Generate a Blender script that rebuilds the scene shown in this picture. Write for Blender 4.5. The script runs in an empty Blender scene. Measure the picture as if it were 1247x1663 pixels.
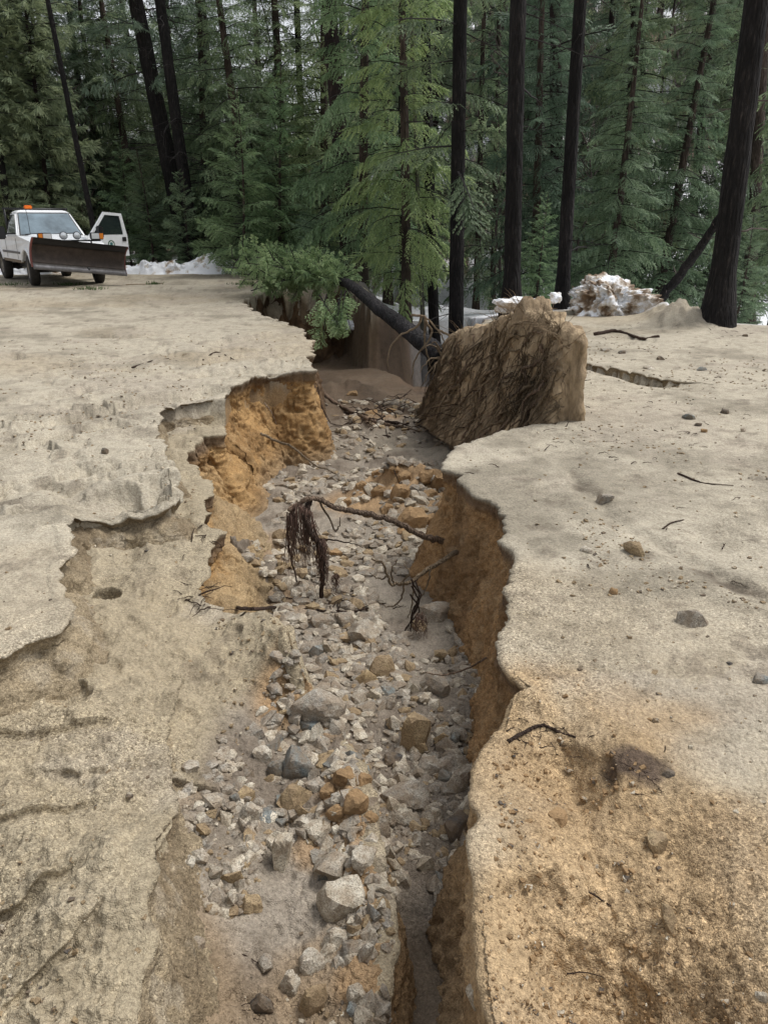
import bpy, bmesh, math, random
import numpy as np
from mathutils import Vector, Matrix, Euler

# ------------------------------------------------------------------ camera, sky, sun, exposure
SC = bpy.context.scene
COL = SC.collection
CAM_Z, PITCH, VFOV = 1.65, math.radians(21.4), math.radians(69.4)
cam_data = bpy.data.cameras.new('camera')
cam_data.sensor_fit = 'VERTICAL'
cam_data.angle = VFOV
cam_data.clip_start, cam_data.clip_end = 0.05, 2000
cam = bpy.data.objects.new('camera', cam_data)
cam.location = (0, 0, CAM_Z)
cam.rotation_euler = (math.pi / 2 - PITCH, 0, 0)
COL.objects.link(cam)
SC.camera = cam

SUN_EL, SUN_AZ = math.radians(60), math.radians(72)
world = bpy.data.worlds.new('World')
SC.world = world
world.use_nodes = True
wn, wl = world.node_tree.nodes, world.node_tree.links
wn.clear()
sky = wn.new('ShaderNodeTexSky'); sky.sky_type = 'NISHITA'; sky.sun_disc = False
sky.sun_elevation, sky.sun_rotation = SUN_EL, SUN_AZ
sky.dust_density, sky.air_density = 3.0, 1.0
hs = wn.new('ShaderNodeHueSaturation'); hs.inputs['Saturation'].default_value = 0.22
bg = wn.new('ShaderNodeBackground'); bg.inputs['Strength'].default_value = 0.13
wo = wn.new('ShaderNodeOutputWorld')
wl.new(sky.outputs[0], hs.inputs['Color']); wl.new(hs.outputs[0], bg.inputs[0]); wl.new(bg.outputs[0], wo.inputs[0])
sun_data = bpy.data.lights.new('sun', 'SUN')
sun_data.energy, sun_data.angle, sun_data.color = 1.5, math.radians(22), (1.0, 0.98, 0.95)
sun = bpy.data.objects.new('sun', sun_data)
# direction the sun stands in (Blender sky: rotation measured from +Y towards +X)
sdir = Vector((math.sin(SUN_AZ) * math.cos(SUN_EL), math.cos(SUN_AZ) * math.cos(SUN_EL), math.sin(SUN_EL)))
sun.rotation_euler = sdir.to_track_quat('Z', 'Y').to_euler()
sun.location = sdir * 60
COL.objects.link(sun)
SC.view_settings.view_transform = 'Standard'
SC.view_settings.look = 'None'
SC.view_settings.exposure = 0.58
SC.view_settings.gamma = 1.0

# ------------------------------------------------------------------ photo pixels -> places
FPX = 831.5 / math.tan(VFOV / 2)
CP, SP = math.cos(PITCH), math.sin(PITCH)
def ray(px, py):
    u, v = (px - 623.5) / FPX, (py - 831.5) / FPX
    return (u, CP - v * SP, -SP - v * CP)
def PZ(px, py, z=0.0):                     # point on the level z
    d = ray(px, py); t = (z - CAM_Z) / d[2]
    return (d[0] * t, d[1] * t)
def PY(px, py, y):                         # point at forward distance y
    d = ray(px, py); t = y / d[1]
    return Vector((d[0] * t, y, CAM_Z + d[2] * t))

# ------------------------------------------------------------------ noise
def _h(ix, iy, iz, s):
    n = (ix * 374761393 + iy * 668265263 + iz * 2147483647 + s * 1274126177) & 0xFFFFFFFF
    n = ((n ^ (n >> 13)) * 1274126177) & 0xFFFFFFFF
    n = ((n ^ (n >> 16)) * 2246822519) & 0xFFFFFFFF
    return ((n ^ (n >> 15)) & 0xFFFFFF) / float(0xFFFFFF)
def vn2(x, y, s=0):
    x, y = np.asarray(x, float), np.asarray(y, float)
    fx, fy = np.floor(x), np.floor(y)
    ix, iy = fx.astype(np.int64), fy.astype(np.int64)
    u, v = x - fx, y - fy
    u, v = u * u * (3 - 2 * u), v * v * (3 - 2 * v)
    a, b = _h(ix, iy, 0, s), _h(ix + 1, iy, 0, s)
    c, d = _h(ix, iy + 1, 0, s), _h(ix + 1, iy + 1, 0, s)
    return (a + (b - a) * u) * (1 - v) + (c + (d - c) * u) * v
def fb2(x, y, sc, oct=4, s=0, g=0.5):      # about -1..1
    x, y = np.asarray(x, float), np.asarray(y, float)
    t, a, n = 0.0, 1.0, 0.0
    for o in range(oct):
        k = sc * 2.03 ** o; ca, sa = math.cos(o * 0.9 + s), math.sin(o * 0.9 + s)
        t = t + a * (vn2((x * ca - y * sa) * k + 17.3 * o, (x * sa + y * ca) * k - 9.1 * o, s + o) * 2 - 1)
        n += a; a *= g
    return t / n * 1.5
def vn3(x, y, z, s=0):
    fx, fy, fz = np.floor(x), np.floor(y), np.floor(z)
    ix, iy, iz = fx.astype(np.int64), fy.astype(np.int64), fz.astype(np.int64)
    u, v, w = x - fx, y - fy, z - fz
    u, v, w = u * u * (3 - 2 * u), v * v * (3 - 2 * v), w * w * (3 - 2 * w)
    def lay(k):
        a, b = _h(ix, iy, iz + k, s), _h(ix + 1, iy, iz + k, s)
        c, d = _h(ix, iy + 1, iz + k, s), _h(ix + 1, iy + 1, iz + k, s)
        return (a + (b - a) * u) * (1 - v) + (c + (d - c) * u) * v
    l0 = lay(0)
    return l0 + (lay(1) - l0) * w
def fb3(x, y, z, sc, oct=3, s=0, g=0.5):
    t, a, n = 0.0, 1.0, 0.0
    for o in range(oct):
        k = sc * 2.03 ** o; ca, sa = math.cos(o * 0.8 + s + .5), math.sin(o * 0.8 + s + .5)
        xx, yy = x * ca - y * sa, x * sa + y * ca
        zz = z * ca - xx * sa; xx = z * sa + xx * ca
        t = t + a * (vn3(xx * k + 7.7 * o, yy * k, zz * k - 3.3 * o, s + o) * 2 - 1)
        n += a; a *= g
    return t / n * 1.5
def sm(a, b, x):
    t = np.clip((x - a) / (b - a), 0, 1)
    return t * t * (3 - 2 * t)
def mix(a, b, t): return a + (b - a) * t

# ------------------------------------------------------------------ the lie of the land (heights are metres above the road)
def poly(pts, z=0.0):                      # pixels (px, py[, z]) -> world outline
    return np.array([PZ(p[0], p[1], p[2] if len(p) > 2 else z) for p in pts])
def sdist(P, x, y):                        # signed distance to an outline, positive inside
    d2 = np.full(x.shape, 1e9); ins = np.zeros(x.shape, bool)
    n = len(P)
    for i in range(n):
        ax, ay = P[i]; bx, by = P[(i + 1) % n]
        ex, ey = bx - ax, by - ay; L = ex * ex + ey * ey + 1e-12
        t = np.clip(((x - ax) * ex + (y - ay) * ey) / L, 0, 1)
        dx, dy = x - ax - t * ex, y - ay - t * ey
        np.minimum(d2, dx * dx + dy * dy, out=d2)
        if ay != by:
            c = (ay > y) != (by > y)
            ins ^= c & (x < ex * (y - ay) / (by - ay) + ax)
    d = np.sqrt(d2)
    return np.where(ins, d, -d)
def ldist(P, x, y):                        # distance to an open line
    d2 = np.full(np.shape(x), 1e9)
    for i in range(len(P) - 1):
        ax, ay = P[i]; bx, by = P[i + 1]
        ex, ey = bx - ax, by - ay; L = ex * ex + ey * ey + 1e-12
        t = np.clip(((x - ax) * ex + (y - ay) * ey) / L, 0, 1)
        dx, dy = x - ax - t * ex, y - ay - t * ey
        np.minimum(d2, dx * dx + dy * dy, out=d2)
    return np.sqrt(d2)

GULLY = poly([(560, 470), (500, 476), (440, 480), (400, 486), (388, 494), (411, 513), (442, 525), (486, 540), (490, 571), (500, 594),
    (496, 602), (450, 604), (400, 611), (375, 628), (354, 648), (342, 686, -.12), (317, 700, -.2), (294, 725, -.2), (300, 746, -.2), (317, 767, -.2),
    (319, 813, -.2), (334, 834, -.22), (346, 855, -.22), (334, 888, -.23), (314, 913, -.25), (312, 940, -.28), (354, 984, -.3), (425, 1004, -.32),
    (480, 1060, -.34), (540, 1120, -.36), (560, 1170, -.4), (575, 1215, -.4), (600, 1290, -.42), (612, 1350, -.42), (640, 1420, -.42), (640, 1520, -.42),
    (615, 1663, -.42), (600, 1800, -.42), (590, 2300, -.42), (820, 2300, -.3), (810, 1800, -.3), (790, 1663, -.25), (778, 1560, -.2), (764, 1450, -.2),
    (790, 1415, -.2), (766, 1370, -.2), (786, 1310, -.2), (815, 1240, -.15), (822, 1195, -.12), (850, 1165, -.08), (828, 1120, -.05), (830, 1075),
    (842, 1000), (850, 940), (850, 870), (825, 815), (790, 790), (741, 765), (736, 745), (770, 715), (830, 690)])
GULLY = np.vstack([GULLY, [(1.45, 6.35), (1.58, 6.9), (1.42, 7.9), (1.15, 9.3), (1.02, 10.6), (1.1, 11.6), (1.8, 13.5), (2.2, 20), (.9, 20), (.3, 17.5), (-.3, 17.2)]])
MID = poly([(356, 648), (300, 652), (252, 662), (246, 700), (267, 738), (288, 779), (284, 798), (255, 804), (205, 804), (138, 816),
    (96, 836), (90, 866), (82, 900), (97, 935), (104, 982), (82, 1014), (34, 1040), (-60, 1070), (-300, 1190), (-700, 1500),
    (-700, 2300), (300, 2300), (700, 1500), (560, 1000), (420, 760)])
BED = poly([(440, 1000), (360, 1040), (300, 1085), (262, 1140), (252, 1215), (278, 1290), (262, 1335), (240, 1400), (234, 1480), (243, 1560),
    (232, 1663), (200, 1900), (150, 2300), (800, 2300), (790, 1663), (765, 1440), (786, 1310), (820, 1200), (760, 1090), (600, 1010)], -.22)
SLOPE = poly([(840, 1095), (930, 1140), (1050, 1215), (1110, 1300), (1200, 1390), (1300, 1500), (1700, 1900), (1700, 2300), (700, 2300),
    (740, 1500), (800, 1230)], -.05)
SCARP = poly([(935, 588), (1000, 602), (1060, 612), (1140, 626), (1085, 652), (1090, 690), (1010, 700), (930, 690), (900, 640)])
RILL = np.array([PZ(*p) for p in [(930, 770), (975, 800), (1010, 850), (1060, 880), (1130, 915), (1190, 950), (1300, 1000), (1500, 1080)]])
HOLES = [((182, 974), .18, .10, -.3), ((255, 852), .13, .26, -.3), ((185, 866), .14, .34, -.3), ((130, 850), .08, .25, -.3), ((105, 1142), .07, .14, -.3), 
    ((915, 1285), .06, .22, -.1), ((1150, 1425), .05, .3, -.1), ((955, 1640), .09, .18, -.2), ((890, 1560), .05, .16, -.2), ((860, 1210), .05, .14, -.1), ((1060, 1580), .04, .3, -.15)]
MOUNDS = [  # px, py, z of the ground there, height, radius
    (430, 1012, -.32, .14, .15), (478, 1065, -.34, .20, .17), (520, 1120, -.36, .05, .12), (560, 1230, -.4, .09, .14), (575, 1290, -.4, .08, .12), (585, 1370, -.4, .07, .10), (600, 1460, -.42, .07, .09), (590, 1550, -.42, .06, .09),
    (680, 800, -.95, .22, .55), (620, 800, -.95, .10, .45), (600, 680, -1.05, .12, .5), (560, 625, -1.1, .18, .6), (400, 930, -.8, .28, .35),
    (440, 880, -.85, .18, .4), (660, 690, -1.05, .12, .45), (790, 680, -.6, .25, .5), (150, 1480, -.25, .12, .26), (120, 1380, -.25, .05, .3),
    (850, 1180, -.1, .05, .12), (1030, 1255, -.05, .03, .2), (870, 1470, -.15, .05, .25), (1100, 1400, -.1, .04, .3),
    (1105, 530, .0, .36, .5), (1070, 520, 0, .2, .4)]
MOUNDS_W = [(-.85, 19.4, .3, 1.0)]
MOUNDS = [PZ(a, b, c) + (h, r) for a, b, c, h, r in MOUNDS] + MOUNDS_W
LEDGES = [  # washed-out ledges: pixels along the lip, drop, width of the hollow below
    ([(60, 690), (120, 672), (200, 655), (270, 640), (330, 634), (372, 632)], .055, .7), ([(0, 730), (80, 708), (140, 690), (190, 682), (240, 678)], .04, .5),
    ([(280, 612), (340, 605), (400, 600), (460, 597), (496, 592)], .035, .5), ([(60, 645), (120, 640), (180, 628)], .04, .5),
    ([(300, 590), (380, 578), (440, 572), (485, 566)], .04, .6), ([(340, 560), (400, 552), (470, 540)], .04, .7), ([(0, 585), (30, 582), (50, 584)], .06, .6),
    ([(20, 780), (80, 766), (140, 752), (200, 748)], .03, .4), ([(0, 655), (60, 648)], .03, .5), ([(120, 545), (220, 548), (300, 540)], .03, .8),
    ([(990, 545), (1030, 548), (1070, 555)], .05, .5)]
LEDGES = [(np.array(sorted([PZ(*p) for p in L])), d * 1.6, w) for L, d, w in LEDGES]
CRACK = np.array([PZ(*p) for p in [(925, 586), (960, 592), (1000, 602), (1060, 612), (1100, 619), (1145, 627)]])
NEAR_LEDGES = [([(-60, 1185), (30, 1172), (100, 1160), (190, 1140)], .035, .16), ([(-60, 1330), (40, 1305), (110, 1285), (170, 1262)], .03, .15), ([(-60, 1490), (40, 1455), (110, 1418), (165, 1385)], .04, .14),
    ([(0, 1620), (70, 1570), (130, 1530), (180, 1480)], .03, .1), ([(60, 1230), (130, 1225), (220, 1205)], .025, .12)]
NEAR_LEDGES = [(np.array(sorted([PZ(p[0], p[1], -.22) for p in L])), d, w) for L, d, w in NEAR_LEDGES]
PATCH = PZ(1025, 1262, -.05)               # dark humus pocket in the right bank
EDGE_X = [-60, -25, -12, -6, -3.5, -1.5, -.5, .6, 1.4, 2.6, 4.2, 5.0, 6, 12, 30]
EDGE_Y = [38, 35, 32, 29, 25, 21, 18.6, 13.2, 13.0, 15.0, 15.6, 13.4, 12.6, 12.2, 11]
FLOOR_Y = [0, 1.5, 3, 4.5, 6, 9, 13, 16, 20]
FLOOR_Z = [-.66, -.68, -.76, -.86, -.95, -1.08, -1.2, -1.35, -1.9]
MID_XC = [.12, .12, .2, .12, 0, -.1, .2, .8, 1.0]

def land(x, y, full=False):
    x, y = np.asarray(x, float), np.asarray(y, float)
    rr = np.hypot(x, y)
    wamp = np.clip(rr / 4, .5, 1.5)
    xw = x + .05 * fb2(x, y, 2.6, 2, 11) * wamp
    yw = y + .06 * fb2(x, y, 2.6, 2, 12) * wamp
    z = .05 * fb2(x, y, .25, 3, 1) + .012 * fb2(x, y, 1.7, 4, 2)
    z = z + .03 * sm(4, -4, x) * sm(3, 8, y)
    # peeled sandy layers left of the gully
    f = 1.3 * fb2(x * .55 + y * .25, y * 1.5 - x * .35, .9, 4, 5) * 2.2 + y * .9
    fr = f - np.floor(f)
    saw = np.where(fr < .93, fr / .93, (1 - fr) / .07)
    lm = sm(-.3, -1.3, x) * sm(3.6, 4.6, y) * sm(13, 8, y) * sm(-7, -3.0, x)
    z = z - lm * .075 * (saw - .5) * sm(-.35, .2, fb2(x, y, .8, 3, 7))
    fr2 = fb2(x + y * .3, y * 2.0, 1.1, 5, 6)
    z = z - lm * .03 * sm(.12, .0, np.abs(fr2)) 
    wv = .10 * fb2(x, y, 1.6, 3, 8) + .04 * fb2(x, y, 7, 3, 9)
    for P, dep, wd in LEDGES:
        q = np.interp(x, P[:, 0], P[:, 1]) + wv - y
        z = z - dep * sm(0, .05, q) * sm(wd, .05, q) * sm(P[0, 0] - .15, P[0, 0] + .25, x) * sm(P[-1, 0] + .15, P[-1, 0] - .25, x)
    sdm, sdb, sdg = sdist(MID, xw, yw), sdist(BED, xw, yw), sdist(GULLY, xw, yw)
    sds, sdq = sdist(SCARP, xw, yw), sdist(SLOPE, xw, yw)
    q = np.interp(xw, CRACK[:, 0], CRACK[:, 1]) - yw
    z = z - .15 * sm(0, .03, q) * sm(.9, .05, q) * sm(CRACK[0, 0] - .1, CRACK[0, 0] + .2, x) * sm(CRACK[-1, 0] + .05, CRACK[-1, 0] - .6, x)
    z = z - .025 * sm(.10, 0, ldist(RILL, xw, yw))
    z = z - .34 * sm(0, .8, sdq) + .022 * sm(0, .3, sdq) * fb2(x, y, 3.5, 4, 21)
    zm = -.29 + .12 * sm(2.7, 1.9, y) - .10 * sm(0, 1.2, sdm) + .09 * fb2(x, y, 1.5, 4, 22) + .04 * (.4 - np.abs(fb2(x, y, 4.0, 4, 25, .6)))
    pm = np.clip(sdm / .05, 0, 1); pm = 1 - (1 - pm) ** 2
    z = mix(z, np.minimum(z, zm), pm)
    for P, dep, wd in NEAR_LEDGES:
        q = np.interp(x, P[:, 0], P[:, 1]) + wv * .35 - y
        z = z - dep * sm(0, .025, q) * sm(wd, .03, q) * sm(P[0, 0] - .05, P[0, 0] + .12, x) * sm(P[-1, 0] + .05, P[-1, 0] - .12, x)
    zb = -.42 - .12 * sm(.02, .45, sdb) - .03 * sm(2.0, 1.0, y) + .05 * fb2(x, y, 2.2, 4, 23)
    pb = np.clip(sdb / np.where(y < 2.3, .05, .3), 0, 1); pb = 1 - (1 - pb) ** 1.7
    z = mix(z, np.minimum(z, zb), pb)
    fl = np.interp(y, FLOOR_Y, FLOOR_Z) + .035 * fb2(x, y, 1.6, 4, 24)
    xc = np.interp(y, FLOOR_Y, MID_XC)
    left = sm(.15, -.25, x - xc)
    w = mix(.06, .09, left * sm(2.8, 4.2, y))
    w = np.where(y < 2.9, mix(w, mix(.05, .06, left), sm(2.9, 2.3, y)), w)
    w = w + .12 * sm(9, 11.5, y)
    pg = np.clip(sdg / w, 0, 1); pg = 1 - (1 - pg) ** 1.4
    z = mix(z, np.minimum(z, fl), pg)
    for mx, my, h, r in MOUNDS:
        d2 = ((x - mx) ** 2 + (y - my) ** 2) / (r * r)
        z = z + h * np.exp(-d2 * 1.2) * (1 + .5 * fb2(x, y, 5, 3, 31))
    for (hp, dep, r, hz) in HOLES:
        hx, hy = PZ(hp[0], hp[1], hz)
        if r: z = z - dep * sm(1.15, .1, np.hypot(xw - hx, yw - hy) / r * 1.3 + .25 * fb2(x, y, 6, 3, 33))
    # beyond the road edge
    e = y - np.interp(x, EDGE_X, EDGE_Y) + .5 * fb2(x, y, .3, 3, 41)
    drop = sm(-12, 1, x)
    down = -np.clip(e, 0, None) * mix(.03, .13, drop)
    down = np.maximum(down, mix(-1.0, -2.4, drop))
    hill = np.clip(e - mix(26, 17, drop), 0, None) * mix(.10, .40, sm(-14, 6, x - .12 * y * 0))
    far = down + hill + sm(3, 15, e) * .8 * fb2(x, y, .12, 4, 42)
    z = z + np.where(e > 0, far, 0) * sm(0, .6, e)
    z = np.where(rr > 60, np.minimum(z, 75 + 0 * z), z)
    if not full: return z
    return z, dict(sdm=sdm, sdb=sdb, sdg=sdg, sdq=sdq, sds=sds, e=e, w=w, left=left, pg=pg, pm=pm, pb=pb, fl=fl)

CACHE = {}                                 # heights on the ground sheet's own grid, filled by build_ground
def hcache(x, y):
    th, r, Z = CACHE['th'], CACHE['r'], CACHE['Z']
    t, q = np.arctan2(x, y + .8), np.hypot(x, y + .8)
    i = np.interp(q, r, np.arange(len(r))); j = np.interp(t, th, np.arange(len(th)))
    i0 = np.minimum(i.astype(int), len(r) - 2); j0 = np.minimum(j.astype(int), len(th) - 2)
    a, b = i - i0, j - j0
    return (Z[i0, j0] * (1 - b) + Z[i0, j0 + 1] * b) * (1 - a) + (Z[i0 + 1, j0] * (1 - b) + Z[i0 + 1, j0 + 1] * b) * a
def hgt(x, y): return float(hcache(np.array([x]), np.array([y]))[0])
_T = np.concatenate([np.linspace(1.0, 12, 2200), np.linspace(12.01, 60, 1200)])
def hit(px, py):                           # where the sight line through a pixel meets the ground
    d = ray(px, py)
    x, y, z = d[0] * _T, d[1] * _T, CAM_Z + d[2] * _T
    k = np.argmax(z < hcache(x, y))
    return Vector((x[k], y[k], z[k])), _T[k]
# ------------------------------------------------------------------ materials
def lin(r, g, b):
    f = lambda c: (c / 255 / 12.92) if c <= 10 else ((c / 255 + .055) / 1.055) ** 2.4
    return (f(r), f(g), f(b), 1)
class NT:
    def __init__(s, name):
        s.m = bpy.data.materials.new(name); s.m.use_nodes = True
        s.n, s.l = s.m.node_tree.nodes, s.m.node_tree.links
        s.bsdf = s.n['Principled BSDF']
        s.pos = s.n.new('ShaderNodeNewGeometry').outputs['Position']
    def tex(s, kind, scale, vec=None, **kw):
        t = s.n.new('ShaderNodeTex' + kind); t.inputs['Scale'].default_value = scale
        for k, v in kw.items():
            if k in t.inputs: t.inputs[k].default_value = v
            else: setattr(t, k, v)
        s.l.new(vec or s.pos, t.inputs['Vector']); return t
    def ramp(s, fac, stops):
        r = s.n.new('ShaderNodeValToRGB'); e = r.color_ramp.elements
        while len(e) < len(stops): e.new(.5)
        for i, (p, c) in enumerate(stops): e[i].position, e[i].color = p, (c if len(c) == 4 else c + (1,))
        s.l.new(fac, r.inputs[0]); return r.outputs[0]
    def mixc(s, a, b, fac, mode='MIX'):
        m = s.n.new('ShaderNodeMix'); m.data_type = 'RGBA'; m.blend_type = mode
        for sock, v in ((m.inputs[0], fac), (m.inputs[6], a), (m.inputs[7], b)):
            if hasattr(v, 'links'): s.l.new(v, sock)
            else: sock.default_value = v
        return m.outputs[2]
    def math(s, op, a, b=0.0):
        m = s.n.new('ShaderNodeMath'); m.operation = op
        for sock, v in ((m.inputs[0], a), (m.inputs[1], b)):
            if hasattr(v, 'links'): s.l.new(v, sock)
            else: sock.default_value = v
        return m.outputs[0]
    def bump(s, h, strength, dist, prev=None):
        b = s.n.new('ShaderNodeBump'); b.inputs['Strength'].default_value = strength; b.inputs['Distance'].default_value = dist
        s.l.new(h, b.inputs['Height'])
        if prev: s.l.new(prev, b.inputs['Normal'])
        return b.outputs[0]
    def attr(s, name):
        a = s.n.new('ShaderNodeAttribute'); a.attribute_name = name; return a
    def mapv(s, vec, scale):
        m = s.n.new('ShaderNodeMapping'); m.inputs['Scale'].default_value = scale
        s.l.new(vec, m.inputs['Vector']); return m.outputs[0]
    def set(s, **kw):
        for k, v in kw.items():
            sock = s.bsdf.inputs[k.replace('_', ' ')]
            if hasattr(v, 'links'): s.l.new(v, sock)
            else: sock.default_value = v
        return s.m

def soil_material():
    t = NT('soil')
    col = t.attr('col').outputs['Color']
    prm = t.attr('prm').outputs['Color']
    sep = t.n.new('ShaderNodeSeparateColor'); t.l.new(prm, sep.inputs[0])
    grain, wet = sep.outputs[0], sep.outputs[1]
    n1 = t.tex('Noise', 9, Detail=3, Roughness=.65).outputs[0]
    n2 = t.tex('Noise', 70, Detail=2, Roughness=.7).outputs[0]
    v = t.tex('Voronoi', 210); v2 = t.tex('Voronoi', 95)
    sv = t.n.new('ShaderNodeSeparateColor'); t.l.new(v.outputs['Color'], sv.inputs[0])
    sv2 = t.n.new('ShaderNodeSeparateColor'); t.l.new(v2.outputs['Color'], sv2.inputs[0])
    c = t.mixc(col, t.ramp(n1, [(.28, (.74, .73, .71)), (.5, (1, 1, 1)), (.75, (1.15, 1.14, 1.12))]), 1.0, 'MULTIPLY')
    c = t.mixc(c, t.ramp(n2, [(.3, (.66, .64, .62)), (.52, (1, 1, 1)), (.72, (1.2, 1.2, 1.2))]), .8, 'MULTIPLY')
    sp = t.ramp(sv.outputs[0], [(0, (.34, .31, .28)), (.22, (.55, .52, .48)), (.34, (.95, .95, .95)), (.75, (1.05, 1.05, 1.05)), (.88, (1.5, 1.5, 1.48)), (1, (1.9, 1.9, 1.85))])
    c = t.mixc(c, sp, grain, 'MULTIPLY')
    sp2 = t.ramp(sv2.outputs[1], [(0, (.4, .37, .34)), (.07, (.6, .58, .55)), (.1, (1, 1, 1)), (.95, (1, 1, 1)), (.97, (1.5, 1.5, 1.5))])
    c = t.mixc(c, sp2, t.math('MULTIPLY', grain, .9), 'MULTIPLY')
    hgt_ = t.math('ADD', t.math('MULTIPLY', v.outputs['Distance'], -.6), n2)
    nb = t.bump(hgt_, .75, .006)
    nb = t.bump(t.tex('Noise', 28, Detail=3, Roughness=.7).outputs[0], .6, .02, nb)
    rough = t.math('SUBTRACT', .95, t.math('MULTIPLY', wet, .5))
    return t.set(Base_Color=c, Roughness=rough, Normal=nb, Specular_IOR_Level=.35)

def rock_material(name, a, b, c_):
    t = NT(name)
    tc = t.n.new('ShaderNodeTexCoord').outputs['Object']
    oi = t.n.new('ShaderNodeObjectInfo').outputs['Random']
    n = t.tex('Noise', 11, Detail=5, Roughness=.65).outputs[0]
    c = t.ramp(n, [(.32, a), (.55, b), (.7, c_)])
    v = t.tex('Voronoi', 260); sv = t.n.new('ShaderNodeSeparateColor'); t.l.new(v.outputs['Color'], sv.inputs[0])
    c = t.mixc(c, t.ramp(sv.outputs[0], [(0, (.3, .3, .3)), (.22, (.55, .55, .55)), (.36, (1, 1, 1)), (.8, (1.08, 1.08, 1.08)), (1, (1.5, 1.5, 1.5))]), .75, 'MULTIPLY')
    c = t.mixc(c, t.ramp(oi, [(0, (.72, .7, .68)), (.5, (1, 1, 1)), (1, (1.16, 1.14, 1.08))]), 1.0, 'MULTIPLY')
    # sandy dirt splashed on it
    d = t.ramp(t.tex('Noise', 17, Detail=6, Roughness=.7).outputs[0], [(.36, (0, 0, 0)), (.58, (1, 1, 1))])
    c = t.mixc(c, lin(132, 112, 88), t.math('MULTIPLY', d, .6))
    h = t.tex('Noise', 60, Detail=6, Roughness=.7).outputs[0]
    return t.set(Base_Color=c, Roughness=.85, Normal=t.bump(h, .8, .012), Specular_IOR_Level=.3)

def plain(name, col, rough=.6, metal=0, noise=None, bump=None, spec=.5):
    t = NT(name); c = col
    if noise:
        sc, amt = noise
        c = t.mixc(col, t.ramp(t.tex('Noise', sc, Detail=5, Roughness=.65).outputs[0], [(.3, (1 - amt,) * 3), (.7, (1 + amt * .6,) * 3)]), 1.0, 'MULTIPLY')
    kw = dict(Base_Color=c, Roughness=rough, Metallic=metal, Specular_IOR_Level=spec)
    if bump: kw['Normal'] = t.bump(t.tex('Noise', bump[0], Detail=6, Roughness=.7).outputs[0], bump[1], bump[2])
    return t.set(**kw)

def bark_material(name, a, b, c_, sc=1.0):
    t = NT(name)
    v = t.mapv(t.pos, (1, 1, .18))
    n = t.tex('Noise', 22 * sc, v, Detail=6, Roughness=.75).outputs[0]
    w = t.tex('Voronoi', 16 * sc, v, feature='DISTANCE_TO_EDGE').outputs[0]
    big = t.tex('Noise', 1.1, Detail=3).outputs[0]
    c = t.ramp(n, [(.3, a), (.55, b), (.78, c_)])
    c = t.mixc(c, t.ramp(big, [(.35, (.6, .6, .6)), (.65, (1.25, 1.22, 1.2))]), 1.0, 'MULTIPLY')
    h = t.math('ADD', n, t.math('MULTIPLY', t.math('MINIMUM', w, .25), 3.0))
    return t.set(Base_Color=c, Roughness=.9, Normal=t.bump(h, 1.0, .03), Specular_IOR_Level=.25)

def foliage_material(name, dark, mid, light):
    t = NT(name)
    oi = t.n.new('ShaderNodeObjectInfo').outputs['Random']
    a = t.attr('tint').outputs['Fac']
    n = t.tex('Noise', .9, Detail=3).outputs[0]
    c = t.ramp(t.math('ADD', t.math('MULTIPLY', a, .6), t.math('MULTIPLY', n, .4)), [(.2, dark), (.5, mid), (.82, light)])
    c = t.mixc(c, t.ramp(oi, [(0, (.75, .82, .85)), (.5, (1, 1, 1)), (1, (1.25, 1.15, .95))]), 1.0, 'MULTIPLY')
    m = t.set(Base_Color=c, Roughness=.6, Specular_IOR_Level=.3)
    tr = t.n.new('ShaderNodeBsdfTranslucent'); t.l.new(c, tr.inputs[0])
    mx = t.n.new('ShaderNodeMixShader'); mx.inputs[0].default_value = .4
    out = t.n['Material Output']
    t.l.new(t.bsdf.outputs[0], mx.inputs[1]); t.l.new(tr.outputs[0], mx.inputs[2]); t.l.new(mx.outputs[0], out.inputs[0])
    return m

def snow_material(name, dirt):
    t = NT(name)
    n = t.tex('Noise', 2.6, Detail=6, Roughness=.62).outputs[0]
    c = t.ramp(n, [(.36 - dirt, lin(120, 98, 75)), (.43 - dirt, lin(190, 178, 162)), (.5 - dirt, lin(236, 238, 241))])
    return t.set(Base_Color=c, Roughness=.7, Normal=t.bump(t.tex('Noise', 30, Detail=5, Roughness=.7).outputs[0], .7, .03))

M = {}
M['soil'] = soil_material()
M['granite'] = rock_material('granite', lin(134, 130, 122), lin(170, 164, 152), lin(198, 192, 178))
M['pale'] = rock_material('pale_granite', lin(164, 157, 144), lin(196, 189, 174), lin(214, 207, 193))
M['blue'] = rock_material('blue_grey_stone', lin(100, 108, 108), lin(128, 136, 136), lin(154, 158, 156))
M['dark'] = rock_material('dark_stone', lin(62, 62, 62), lin(88, 86, 84), lin(112, 108, 102))
M['tan'] = rock_material('tan_stone', lin(140, 122, 95), lin(168, 148, 115), lin(190, 172, 140))
M['clay'] = plain('ochre_clay', lin(158, 130, 96), .95, 0, (14, .35), (45, .9, .02), .2)
M['root'] = bark_material('root_bark', lin(108, 90, 74), lin(154, 132, 112), lin(188, 168, 146), 3)
M['root_dark'] = bark_material('dark_root', lin(56, 43, 36), lin(88, 70, 60), lin(122, 102, 88), 4)
M['root_pale'] = bark_material('pale_root', lin(128, 110, 88), lin(162, 143, 117), lin(188, 170, 144), 4)
M['char'] = bark_material('charred_bark', lin(14, 13, 14), lin(32, 30, 30), lin(78, 72, 69))
M['char_red'] = bark_material('scorched_bark', lin(18, 14, 14), lin(46, 36, 34), lin(84, 70, 64))
M['bark'] = bark_material('grey_brown_bark', lin(40, 34, 31), lin(78, 68, 62), lin(118, 106, 98))
M['bark_pale'] = bark_material('pale_bark', lin(70, 70, 62), lin(112, 112, 102), lin(145, 145, 134))
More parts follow.
